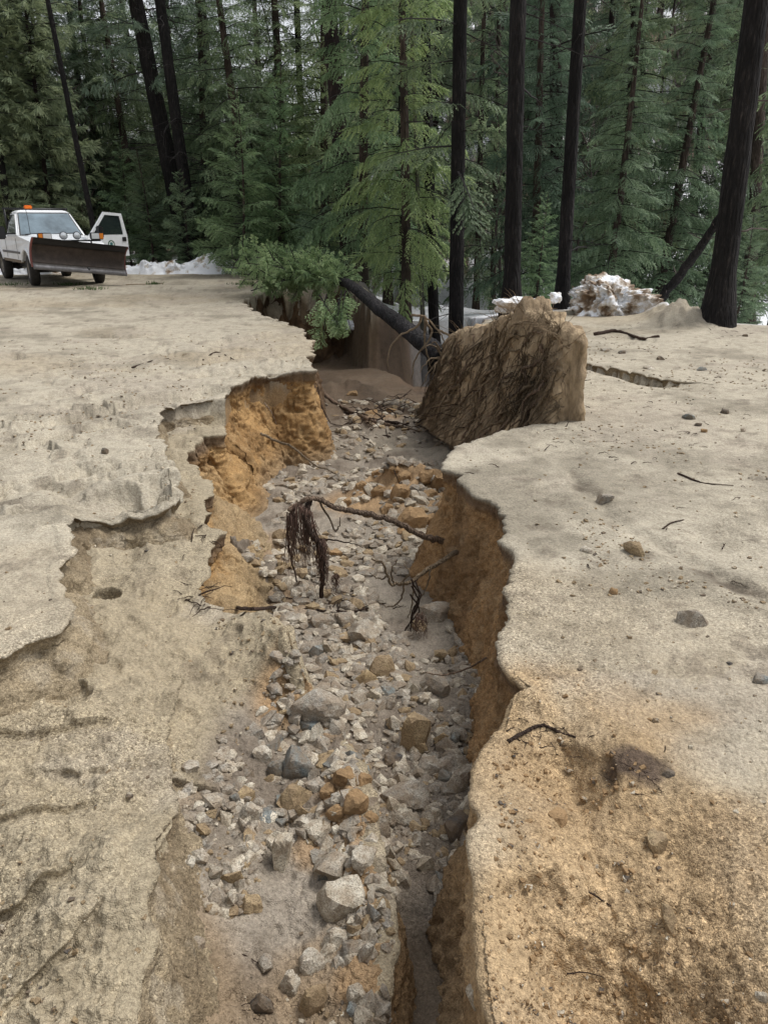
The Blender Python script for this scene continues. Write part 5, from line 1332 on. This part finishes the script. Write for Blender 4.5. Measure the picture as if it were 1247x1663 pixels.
def build_fallen_fir():
    R = random.Random(5)
    a, b, c = PY(722, 582, 11.4), PY(552, 456, 16.6), PY(462, 446, 18.2)
    e = empty('fallen_fir', a); V, F = [], []
    P = smooth_path([Vector(), (b - a) * .5 + Vector((0, 0, .02)), b - a, c - a], 40, .004, R)
    tube_into(V, F, smooth_path(P, 160), taper(160, .155, .06), 26, .085, R)
    obj('trunk', mesh('trunk', V, F, M['char_log']), e)
    T = templates('bush'); Vs, Fs, Ts, off = [], [], [], 0; SV, SF = [], []
    RR = np.random.RandomState(3)
    def spray(o, d, L):
        nonlocal off
        v, f, t = T[RR.randint(4)]
        q = np.array(d.to_track_quat('X', 'Z').to_matrix() @ Matrix.Rotation(RR.uniform(-.8, .8), 3, 'X'))
        Vs.append((v * L) @ q.T + np.array(o)); Fs.append(f + off); Ts.append(t + RR.uniform(-.1, .2)); off += len(v)
        tube_into(SV, SF, [o, o + d * L * .5, o + d * L * .9], [.015, .01, .004], 3)
    for i in range(150):
        s = RR.uniform(.66, 1.0); k = int(s * 39); o = P[k]
        spray(o, Vector((RR.normal(-.25, .7), RR.normal(-.3, .6), RR.normal(.35, .5))).normalized(), RR.uniform(.3, .7))
    c2 = c - a
    for i in range(210):
        o = c2 + Vector((RR.normal(-.1, .42), RR.normal(-.2, .5), RR.uniform(-.25, .45)))
        spray(o, Vector((RR.normal(-.1, .7), RR.normal(-.3, .6), RR.normal(.35, .5))).normalized(), RR.uniform(.25, .55))
    for i in range(9):                          # boughs hanging over the brink
        o = PY(RR.uniform(515, 565), RR.uniform(470, 500), 14.6) - a
        spray(o, Vector((RR.normal(.1, .25), -.35, -.9)).normalized(), RR.uniform(.5, 1.0))
    Vv, Ff, Tt = np.vstack(Vs), np.vstack(Fs), np.concatenate(Ts)
    me = bpy.data.meshes.new('crown'); me.from_pydata(Vv.tolist() + [tuple(p) for p in SV], [], Ff.tolist() + [tuple(q + len(Vv) for q in fa) for fa in SF])
    me.materials.append(M['cedar_fresh']); me.materials.append(M['twig_dark'])
    mi = np.zeros(len(me.polygons), np.int32); mi[len(Ff):] = 1; me.polygons.foreach_set('material_index', mi)
    at = me.attributes.new('tint', 'FLOAT', 'POINT'); at.data.foreach_set('value', np.concatenate([Tt, np.zeros(len(SV))]).astype(np.float32))
    obj('crown', me, e)
    V, F = [], []
    for i in range(26):                          # torn roots at the butt
        d = Vector((R.gauss(-.2, .6), R.gauss(-.5, .4), R.gauss(-.2, .6))).normalized(); L = R.uniform(.2, .7)
        tube_into(V, F, smooth_path([Vector(), d * L * .4, d * L * .8 + Vector((0, 0, -.1)), d * L + Vector((0, 0, -.25))], 10, .012, R), taper(10, .022, .004), 5, .1, R)
    tag(obj('torn_roots', mesh('torn_roots', V, F, M['root_pale']), e), None, None, None, None)
    tag(e, 'fallen fir with charred log and green crown over the gully end', 'tree')
    o = empty('dangling_root', PY(690, 520, 11.6)); iv = -o.location
    for pts in ([(668, 512), (690, 515), (712, 538), (722, 556)], [(684, 512), (678, 530), (650, 545), (632, 570), (630, 600)], [(690, 518), (700, 545), (676, 580), (668, 615)], [(690, 516), (690, 560), (700, 600)], [(712, 536), (735, 548), (750, 560)]):
        add_tube('root', [PY(p, q, 11.4 - .05 * i) + iv for i, (p, q) in enumerate(pts)], .022, .008, M['root_pale'], o, 20, 6, .006, .1, R)
    tag(o, 'pale looping roots dangling below the charred log', 'root')

# ------------------------------------------------------------------ snow and small growth
def heap(name, lab, cx, cy, lx, ly, h, rz, mat, seed, chunk=.16, sc=3.0, base=None):
    n1, n2 = 150, 60
    u = np.linspace(-1, 1, n1)[None, :]; v = np.linspace(-1, 1, n2)[:, None]
    U, Vv = np.broadcast_to(u, (n2, n1)), np.broadcast_to(v, (n2, n1))
    X0, Y0 = U * lx, Vv * ly
    c, s = math.cos(rz), math.sin(rz)
    X, Y = cx + X0 * c - Y0 * s, cy + X0 * s + Y0 * c
    rad = np.sqrt(U ** 2 + Vv ** 2) + .18 * fb2(X, Y, 1.5, 3, seed)
    f = sm(1.0, .45, rad)
    g = hcache(X.ravel(), Y.ravel()).reshape(X.shape) if base is None else base
    lump = np.abs(fb2(X, Y, sc, 4, seed + 1, .6)); lump2 = np.abs(fb2(X + 9, Y, sc * 2.7, 3, seed + 2, .6))
    Z = g - .04 + f * (h * (.55 + .6 * fb2(X, Y, 1.1, 3, seed + 3)) + chunk * (1 - lump) + chunk * .5 * (1 - lump2) - chunk) 
    X = X + f * chunk * .6 * fb3(X, Y, Z, sc * 1.5, 3, seed + 4); Y = Y + f * chunk * .6 * fb3(X, Y, Z, sc * 1.5, 3, seed + 5)
    me = grid_mesh(name, X - cx, Y - cy, Z, mat)
    return tag(obj(name, me, None, (cx, cy, 0)), lab, 'snow')
def build_snow():
    x, y = PZ(300, 441)
    heap('snow_bank', 'long low heap of white snow behind the open truck door', x + .3, 26.2, 3.2, .6, .55, -.05, M['snow'], 3)
    x, y = PZ(8, 455); heap('snow_bank', 'small snow remnant behind the pickup bed', x - .5, y + 2.5, 1.6, .5, .3, 0, M['snow'], 13)
    p = PY(990, 500, 14.6); me = rock_mesh('snow_heap', 5, M['snow_dirty'], 6, 9, rough=.02)
    co = np.array([v.co[:] for v in me.vertices]); x, y, z = co.T
    q = co * np.array([1.12, .75, .42])
    l = np.abs(fb3(q[:, 0], q[:, 1], q[:, 2], 3.0, 4, 8, .6)); l2 = np.abs(fb3(q[:, 0] + 5, q[:, 1], q[:, 2], 7.0, 3, 9, .6))
    k = 1.08 - .55 * l - .3 * l2 + .35 * fb3(q[:, 0], q[:, 1], q[:, 2], 1.4, 2, 10)
    q = q * k[:, None]
    me.vertices.foreach_set('co', q.astype(np.float32).ravel()); me.polygons.foreach_set('use_smooth', [True] * len(me.polygons)); me.update()
    tag(obj('snow_heap', me, None, (p.x, p.y, hgt(p.x, p.y) + .24), (0, 0, .05)), 'big chunky heap of dirt-streaked ploughed snow', 'snow')
    x, y = PZ(1075, 497); heap('snow_patch', 'clean snow strip on the brown mound beside the snow heap', x + .4, y + .0, .5, .35, .2, -.5, M['snow'], 33)
    e = tag(obj('snow_patch', rock_mesh('snow_patch', 11, M['snow'], 4, 8, rough=.15)), 'smooth snow cap behind the fallen log', 'snow'); e.scale = (.62, .5, .14); e.location = (-.8, 19.0, hgt(-.8, 19.0) + .04)
    e = tag(obj('snow_patch', rock_mesh('snow_patch', 3, M['snow'], 3, 8, rough=.15)), 'lumps of snow caught on top of the root plate', 'snow'); e.scale = (.3, .3, .1); e.location = PY(842, 498, 8.9)
    e = tag(obj('snow_clump', rock_mesh('snow_clump', 7, M['snow'], 3, 8, rough=.15)), 'small snow clump at the highest corner of the root plate', 'snow'); e.scale = (.08, .1, .06); e.location = PY(903, 484, 8.0)
def build_weeds():
    R = random.Random(9)
    for i, (px, py, s, lab) in enumerate([(14, 463, .32, 'low green weeds beside the rear wheel'), (112, 463, .16, 'small weed under the plough blade'), (150, 470, .18, 'low weed patch in front of the plough'), (250, 462, .1, 'tiny weed right of the plough'), (395, 462, .2, 'green sprig at the brink beside the fallen crown')]):
        p = gp(px, py); V, F = [], []
        for k in range(90):
            q = Vector((R.gauss(0, s), R.gauss(0, s * .6), 0)); d = Vector((R.gauss(0, .5), R.gauss(0, .5), 1)).normalized() * R.uniform(.04, .12)
            w = Vector((R.gauss(0, 1), R.gauss(0, 1), 0)).normalized() * .012
            b = len(V); V += [q - w, q + w, q + d + w * .3, q + d - w * .3]; F.append((b, b + 1, b + 2, b + 3))
        o = tag(obj('weeds', mesh('weeds', V, F, M['weed']), None, p), lab, 'weeds', None, 'stuff')
# ------------------------------------------------------------------ the snow-plough pickup
def bm_obj(name, bm, mat, parent, bevel=0, smooth=False):
    if bevel: bmesh.ops.bevel(bm, geom=list(bm.edges), offset=bevel, segments=2, affect='EDGES', clamp_overlap=True)
    bmesh.ops.recalc_face_normals(bm, faces=bm.faces)
    me = bpy.data.meshes.new(name); bm.to_mesh(me); bm.free(); me.materials.append(mat)
    if smooth: me.polygons.foreach_set('use_smooth', [True] * len(me.polygons))
    return obj(name, me, parent)
def box(name, mat, parent, x0, x1, y0, y1, z0, z1, bevel=.01):
    bm = bmesh.new(); bmesh.ops.create_cube(bm, size=1)
    for v in bm.verts: v.co = Vector((x0 + (v.co.x + .5) * (x1 - x0), y0 + (v.co.y + .5) * (y1 - y0), z0 + (v.co.z + .5) * (z1 - z0)))
    return bm_obj(name, bm, mat, parent, bevel)
def hexa(name, mat, parent, pts, bevel=.01):     # 8 corners: lower ring, upper ring
    bm = bmesh.new(); v = [bm.verts.new(p) for p in pts]
    for f in ((0, 1, 2, 3), (7, 6, 5, 4), (0, 4, 5, 1), (1, 5, 6, 2), (2, 6, 7, 3), (3, 7, 4, 0)): bm.faces.new([v[i] for i in f])
    return bm_obj(name, bm, mat, parent, bevel)
def slab(name, mat, parent, quad, thick, bevel=.004):   # a flat polygon given thickness along its normal
    q = [Vector(p) for p in quad]; n = (q[1] - q[0]).cross(q[2] - q[0]).normalized() * thick
    bm = bmesh.new(); a = [bm.verts.new(p) for p in q]; b = [bm.verts.new(p + n) for p in q]
    bm.faces.new(a[::-1]); bm.faces.new(b)
    for i in range(len(q)): bm.faces.new((a[i], a[(i + 1) % len(q)], b[(i + 1) % len(q)], b[i]))
    return bm_obj(name, bm, mat, parent, bevel)
def lathe_y(name, mat, parent, prof, cx, cy, cz, n=28, smooth=True):   # profile (y, r) turned about the y axis
    V, F = [], []
    for k in range(n):
        a = 2 * math.pi * k / n
        for (y, r) in prof: V.append((cx + r * math.cos(a), cy + y, cz + r * math.sin(a)))
    m = len(prof)
    for k in range(n):
        for j in range(m - 1): F.append((k * m + j, k * m + j + 1, ((k + 1) % n) * m + j + 1, ((k + 1) % n) * m + j))
    o = obj(name, mesh(name, V, F, mat, smooth), parent); return o
def build_truck():
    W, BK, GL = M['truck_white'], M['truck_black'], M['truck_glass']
    fx, fy = PZ(59, 466, 0.0)
    to_cam = math.atan2(-fy, -fx); head = to_cam + math.radians(12)
    c, s = math.cos(head), math.sin(head)
    wx, wy = 1.75, -.86                                  # front right wheel in truck coordinates
    ox, oy = fx - (wx * c - wy * s), fy - (wx * s + wy * c)
    T = empty('pickup_truck', (ox, oy, hgt(ox, oy) + .01), head)
    tag(T, 'white pickup with a front snow plough and its door open', 'pickup')
    # body: side outline with wheel arches, given the width of the truck
    out = [(-2.95, .62)]
    def arch(cx, r=.52):
        return [(cx + r * math.cos(a), .40 + r * math.sin(a)) for a in np.linspace(math.radians(155), math.radians(25), 12)]
    out += arch(-1.75) + arch(1.75) + [(2.55, .62), (2.62, .72), (2.62, 1.0), (2.55, 1.08), (2.1, 1.15), (.82, 1.26), (-.62, 1.24), (-.66, 1.24), (-2.93, 1.24), (-2.97, 1.1)]
    bm = bmesh.new(); A = []; B = []
    for x, z in out:
        hw = .985 if z < 1.06 else .93
        if x > 2.3: hw -= .05
        A.append(bm.verts.new((x, -hw, z))); B.append(bm.verts.new((x, hw, z)))
    bm.faces.new(A); bm.faces.new(B[::-1])
    for i in range(len(out)): bm.faces.new((A[i], B[i], B[(i + 1) % len(out)], A[(i + 1) % len(out)]))
    body = bm_obj('body', bm, W, T, .03)
    for sg in (-1, 1):
        for wxx in (-1.75, 1.75):
            V, F = [], []; tube_into(V, F, [Vector((wxx + .54 * math.cos(a), sg * .985, .40 + .54 * math.sin(a))) for a in np.linspace(math.radians(158), math.radians(22), 14)], [.03] * 14, 8); obj('fender_flare', mesh('fender_flare', V, F, W), T)
        box('side_moulding', M['truck_grey'], T, -1.15, 1.1, min(sg * .98, sg * 1.0), max(sg * .98, sg * 1.0), .80, .86, .005)
        box('rocker_panel', M['mud'], T, -1.15, 1.15, min(sg * .90, sg * .99), max(sg * .90, sg * .99), .56, .64, .01)
    for x in (-.60, .80): box('panel_seam', BK, T, x - .006, x + .006, -.99, -.982, .66, 1.2, 0)
    box('undercarriage', BK, T, -2.6, 2.2, -.55, .55, .38, .66)
    box('axle', BK, T, 1.69, 1.81, -.8, .8, .34, .46); box('axle', BK, T, -1.81, -1.69, -.8, .8, .34, .46)
    for sx in (-1.75, 1.75): box('wheel_well', BK, T, sx - .5, sx + .5, -.62, .62, .5, .95, 0)
    hexa('hood', W, T, [(.86, -.80, 1.20), (2.5, -.72, 1.06), (2.5, .72, 1.06), (.86, .80, 1.20), (.90, -.62, 1.31), (2.44, -.58, 1.15), (2.44, .58, 1.15), (.90, .62, 1.31)], .03)
    for y in (-.5, .5): box('hood_crease', W, T, 1.0, 2.35, y - .03, y + .03, 1.16, 1.235, .02)
    # cab
    cabb = [(-.62, -.93, 1.22), (.80, -.93, 1.24), (.80, .93, 1.24), (-.62, .93, 1.22)]
    cabt = [(-.52, -.74, 1.88), (.12, -.74, 1.88), (.12, .74, 1.88), (-.52, .74, 1.88)]
    hexa('cab', W, T, cabb + cabt, .04)
    hexa('roof', W, T, [(-.55, -.74, 1.865), (.15, -.74, 1.865), (.15, .74, 1.865), (-.55, .74, 1.865), (-.45, -.6, 1.94), (.04, -.6, 1.94), (.04, .6, 1.94), (-.45, .6, 1.94)], .025)
    def inset(q, k=.1, kt=.06):
        q = [Vector(p) for p in q]; a, b, c_, d = q
        return [a.lerp(b, kt).lerp(d.lerp(c_, kt), k), b.lerp(a, kt).lerp(c_.lerp(d, kt), k), c_.lerp(d, kt).lerp(b.lerp(a, kt), k * .8), d.lerp(c_, kt).lerp(a.lerp(b, kt), k * .8)]
    ws = [cabb[1], cabb[2], cabt[2], cabt[1]]
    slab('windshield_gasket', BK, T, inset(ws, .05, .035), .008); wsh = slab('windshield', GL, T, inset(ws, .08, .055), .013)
    rs = [cabb[0], cabb[1], cabt[1], cabt[0]]
    slab('side_window', M['truck_glass_dark'], T, inset(rs, .12, .12), .012)
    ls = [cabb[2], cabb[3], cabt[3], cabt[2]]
    slab('doorway_shade_panel', BK, T, inset(ls, .03, .05), .006)  # black panels, here and below, paint the shaded cab interior
    box('doorway_shade_panel', BK, T, -.45, .75, .975, .99, .66, 1.22, 0)
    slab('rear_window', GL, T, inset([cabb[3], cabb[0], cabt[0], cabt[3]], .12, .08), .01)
    for y0, y1 in ((-.72, -.08), (-.02, .62)):
        V, F = [], []; tube_into(V, F, [Vector((.86, y0, 1.30)), Vector((.82, (y0 + y1) / 2, 1.315)), Vector((.80, y1, 1.33))], [.018, .014, .01], 5); obj('wiper', mesh('wiper', V, F, BK), T)
    # front: grille, headlights, bumper
    box('grille', BK, T, 2.58, 2.635, -.56, .56, .78, 1.03)
    for k in range(4): box('grille_bar', M['truck_grey'], T, 2.63, 2.645, -.54, .54, .80 + k * .06, .815 + k * .06, .003)
    for sg in (-1, 1):
        h = box('headlight', M['lamp_clear'], T, 2.55, 2.625, min(sg * .60, sg * .93), max(sg * .60, sg * .93), .89, 1.03, .015)
        box('turn_signal', M['amber'], T, 2.55, 2.62, min(sg * .60, sg * .93), max(sg * .60, sg * .93), .78, .88, .01)
        box('headlight_bezel', BK, T, 2.50, 2.60, min(sg * .575, sg * .945), max(sg * .575, sg * .945), .765, 1.045, .01)
    box('bumper', M['truck_grey'], T, 2.55, 2.78, -1.0, 1.0, .5, .74, .04)
    # wheels
    for wxx in (-1.75, 1.75):
        for sg in (-1, 1):
            cy = sg * .86
            w = empty('wheel', (wxx, cy, .40)); w.parent = T
            w.rotation_euler = (0, 0, math.radians(-6) if wxx > 0 else 0)
            lathe_y('tyre', M['tyre'], w, [(-.12, .22), (-.125, .33), (-.105, .385), (-.05, .40), (.05, .40), (.105, .385), (.125, .33), (.12, .22)], 0, 0, 0, 32)
            o = sg
            lathe_y('rim', M['rim'], w, [(o * .10, .235), (o * .115, .215), (o * .06, .19), (o * .05, .12), (o * .09, .09), (o * .10, .05), (o * .10, .0)], 0, 0, 0, 24)
            lathe_y('brake_drum', BK, w, [(-o * .1, .2), (0, .2), (0, .0)], 0, 0, 0, 16)
    # right-hand mirror on the closed side
    box('mirror_arm', BK, T, .60, .66, -1.22, -.92, 1.30, 1.34); box('mirror', BK, T, .56, .68, -1.40, -1.18, 1.18, 1.52, .03)
    # open driver's door, hinged at its front edge
    dr = empty('door', (.78, .97, 0)); dr.parent = T; dr.rotation_euler = (0, 0, math.radians(-72))
    L = 1.34
    prof = [(0, .66), (-L, .66), (-L, 1.25), (-L + .12, 1.86), (-.62, 1.90), (-.06, 1.26)]
    win = [(-.16, 1.28), (-L + .13, 1.28), (-L + .20, 1.80), (-.62, 1.83)]
    bm = bmesh.new()                                        # door shell with its window opening: lower panel and frame bars
    def pris(pts, y0, y1):
        a = [bm.verts.new((x, y0, z)) for x, z in pts]; b = [bm.verts.new((x, y1, z)) for x, z in pts]
        bm.faces.new(a); bm.faces.new(b[::-1])
        for i in range(len(pts)): bm.faces.new((a[i], b[i], b[(i + 1) % len(pts)], a[(i + 1) % len(pts)]))
    pris([(0, .66), (0, 1.2), (-.06, 1.265), (-L, 1.265), (-L, .66)], -.06, .04)
    pris([(-.06, 1.266), (-.16, 1.266), (-.64, 1.82), (-.62, 1.90)], -.035, .025)
    pris([(-.62, 1.90), (-.64, 1.821), (-L + .20, 1.79), (-L + .12, 1.86)], -.034, .024)
    pris([(-L, 1.266), (-L + .12, 1.859), (-L + .20, 1.789), (-L + .12, 1.266)], -.036, .026)
    bm_obj('door_panel', bm, W, dr, 0)
    slab('window', M['truck_glass_dark'], dr, [(x, -.004, z) for x, z in win], .006, 0)
    box('door_handle', BK, dr, -L + .06, -L + .2, .04, .06, 1.08, 1.2, .01)
    box('mirror_arm', BK, dr, -.26, -.2, .03, .25, 1.30, 1.34); box('mirror', BK, dr, -.29, -.15, .20, .40, 1.18, 1.52, .03)
    em = lathe_y('emblem', M['emblem_white'], dr, [(.0455, .125), (.0455, 0)], -.74, 0, 1.0, 28, False)
    lathe_y('emblem_ring', M['emblem_green'], dr, [(.0465, .118), (.0465, .085)], -.74, 0, 1.0, 28, False)
    V = [(-.74 + x, .047, 1.0 + z) for x, z in ((-.05, .05), (0, .06), (.05, .05), (.045, -.02), (0, -.065), (-.045, -.02))]
    obj('emblem_shield', mesh('emblem_shield', V, [(0, 1, 2, 3, 4, 5)], M['emblem_blue'], False), dr)
    box('trim_strip', M['truck_grey'], dr, -L + .01, -.02, .041, .05, .84, .88, .004)
    # roof beacon, rack behind the cab, whip
    box('beacon_base', BK, T, -.30, -.12, -.42, -.2, 1.935, 1.965, .008); box('beacon', M['amber_lit'], T, -.29, -.13, -.41, -.21, 1.966, 2.07, .02)
    V, F = [], []
    for a, b in (((-.72, -.85, 1.2), (-.72, -.85, 1.98)), ((-.72, .85, 1.2), (-.72, .85, 1.98)), ((-.72, -.9, 1.98), (-.72, .9, 1.98)), ((-.72, -.85, 1.6), (-.72, .85, 1.6))):
        tube_into(V, F, [Vector(a), (Vector(a) + Vector(b)) / 2, Vector(b)], [.03] * 3, 8)
    obj('cab_rack', mesh('cab_rack', V, F, BK), T)
    V, F = [], []; tube_into(V, F, [Vector((1.0, -.62, 1.3)), Vector((.9, -.60, 1.7)), Vector((.82, -.6, 1.95))], [.008] * 3, 5); obj('whip_aerial', mesh('whip_aerial', V, F, BK), T)
    # plough lights on their bar
    V, F = [], []; tube_into(V, F, [Vector((2.72, -.75, 1.16)), Vector((2.72, 0, 1.16)), Vector((2.72, .75, 1.16))], [.022] * 3, 8)
    for y in (-.5, .5): tube_into(V, F, [Vector((2.72, y, .6)), Vector((2.72, y, .9)), Vector((2.72, y, 1.16))], [.022] * 3, 8)
    obj('light_bar', mesh('light_bar', V, F, BK), T)
    for y in (-.66, .66):
        box('plough_light_housing', BK, T, 2.66, 2.78, y - .17, y + .17, 1.18, 1.36, .02)
        i, o_ = (y - .05, y + .15) if y < 0 else (y - .15, y + .05)
        box('plough_light', M['lamp_clear'], T, 2.78, 2.795, i, o_, 1.20, 1.34, .006)
        i, o_ = (y - .16, y - .06) if y < 0 else (y + .06, y + .16)
        box('turn_signal', M['amber'], T, 2.781, 2.79, i, o_, 1.20, 1.34, .004)
    for y in (-.2, .14):
        w = empty('round_lamp', (2.74, y, 1.29)); w.parent = T; w.rotation_euler = (0, 0, -math.pi / 2)
        lathe_y('lamp_lens', M['lamp_clear'], w, [(.05, .085), (.06, .05), (.063, 0)], 0, 0, 0, 20)
        lathe_y('lamp_housing', M['truck_grey'], w, [(.05, .1), (.055, .09), (.0, .1), (-.06, .06), (-.07, 0)], 0, 0, 0, 20)
    # plough: frame and curved blade, tipped down on the driver's side
    V, F = [], []
    for y in (-.4, .4): tube_into(V, F, [Vector((2.5, y, .45)), Vector((2.9, y * .8, .45)), Vector((3.3, y * .4, .47))], [.05] * 3, 6)
    tube_into(V, F, [Vector((2.7, 0, .9)), Vector((2.95, 0, .8)), Vector((3.2, 0, .62))], [.04] * 3, 8)
    obj('plough_frame', mesh('plough_frame', V, F, BK), T)
    pl = empty('plough_blade', (3.28, -.02, .42)); pl.parent = T
    pl.rotation_euler = Euler((math.radians(-6.5), 0, math.radians(8)), 'XYZ')
    n, hw = 16, 1.22
    prof = []
    for k in range(n):                                      # concave towards the front, top curling forward
        a = math.radians(-38 + 92 * k / (n - 1)); prof.append((.12 - .50 * math.cos(a) + .34, .50 * math.sin(a) + .32))
    def curved(name, mat, pr, y0, y1, th, m=40):
        V, F = [], []; q = len(pr)
        for i in range(m):
            y = y0 + (y1 - y0) * i / (m - 1)
            for (x, z) in pr: V.append((x, y, z))
            for (x, z) in pr: V.append((x - th, y, z))
        st = 2 * q
        for i in range(m - 1):
            for j in range(q - 1):
                a = i * st + j; F.append((a, a + 1, a + st + 1, a + st)); F.append((a + q, a + q + st, a + q + st + 1, a + q + 1))
            for j in (0, q - 1): a = i * st + j; F.append((a, a + st, a + st + q, a + q))
        for i in (0, m - 1):
            for j in range(q - 1): a = i * st + j; F.append((a, a + q, a + q + 1, a + 1))
        return obj(name, mesh(name, V, F, mat), pl)
    curved('moldboard', M['plough_steel'], prof[2:12], -hw, hw, .02)
    curved('top_flap', M['plough_black'], prof[11:], -hw - .01, hw + .01, .03)
    curved('cutting_edge', M['plough_edge'], [(prof[0][0] + .035, prof[0][1] - .05), (prof[1][0] + .012, prof[1][1]), (prof[2][0] + .012, prof[2][1] + .02)], -hw - .005, hw + .005, .02)
    for sg in (-1, 1): curved('end_rib', M['rust_red'], [(x + .004, z) for x, z in prof], sg * (hw + .012) - .012, sg * (hw + .012) + .012, .09, 2)
    for y in (-.8, -.3, .3, .8): curved('back_rib', BK, [(x - .03, z) for x, z in prof[1:-2]], y - .015, y + .015, .08, 2)
M['mud'] = plain('road_mud', lin(120, 106, 90), .9, 0, (12, .4))
M['truck_white'] = plain('dusty_white_paint', lin(226, 228, 230), .28, 0, (2.5, .12))
M['truck_black'] = plain('black_plastic', lin(24, 24, 26), .5, 0, (9, .3))
M['truck_grey'] = plain('grey_trim', lin(82, 84, 88), .45, .2, (9, .25))
M['truck_glass'] = plain('windshield_glass', lin(112, 128, 138), .12, 0, (1.6, .5), None, .3)  # pale base colour stands in for sky reflected in the glass
M['truck_glass_dark'] = plain('side_glass', lin(36, 44, 44), .06, 0, None, None, .8)
M['lamp_clear'] = plain('clear_lens', lin(222, 226, 230), .1, .3)
M['amber'] = plain('amber_lens', lin(226, 132, 40), .25)
M['amber_lit'] = plain('amber_beacon', lin(240, 120, 30), .25)
M['tyre'] = plain('muddy_tyre', lin(48, 45, 42), .85, 0, (14, .5), (40, .6, .02))
M['rim'] = plain('dusty_steel_rim', lin(128, 122, 114), .6, .2, (8, .35))
M['plough_steel'] = plain('worn_plough_steel', lin(66, 56, 50), .55, .35, (5, .55), (18, .3, .01))
M['plough_black'] = plain('black_plough_flap', lin(30, 29, 30), .6, 0, (5, .4))
M['plough_edge'] = plain('bare_steel_edge', lin(120, 118, 120), .5, .5, (7, .4))
M['rust_red'] = plain('red_rib_paint', lin(120, 66, 58), .6, 0, (9, .4))
M['emblem_white'] = plain('emblem_white', lin(225, 228, 225), .4)
M['emblem_green'] = plain('emblem_green', lin(40, 84, 62), .4)
M['emblem_blue'] = plain('emblem_blue', lin(60, 110, 110), .4)
NCOL, NROW = 740, 720
ground = build_ground()
build_walls()
build_root_plate()
FT = [(trunk_mesh('trunk', 14, .11, .05, M['char_red'], 60 + i, .2), dead_branch_mesh('dead_branches', 1, 10, 22, 1.4, 60 + i, M['twig_dark'])) for i in range(3)]
build_forest()
build_fallen_fir()
build_snow()
build_rocks()
build_roots()
build_weeds()
build_truck()
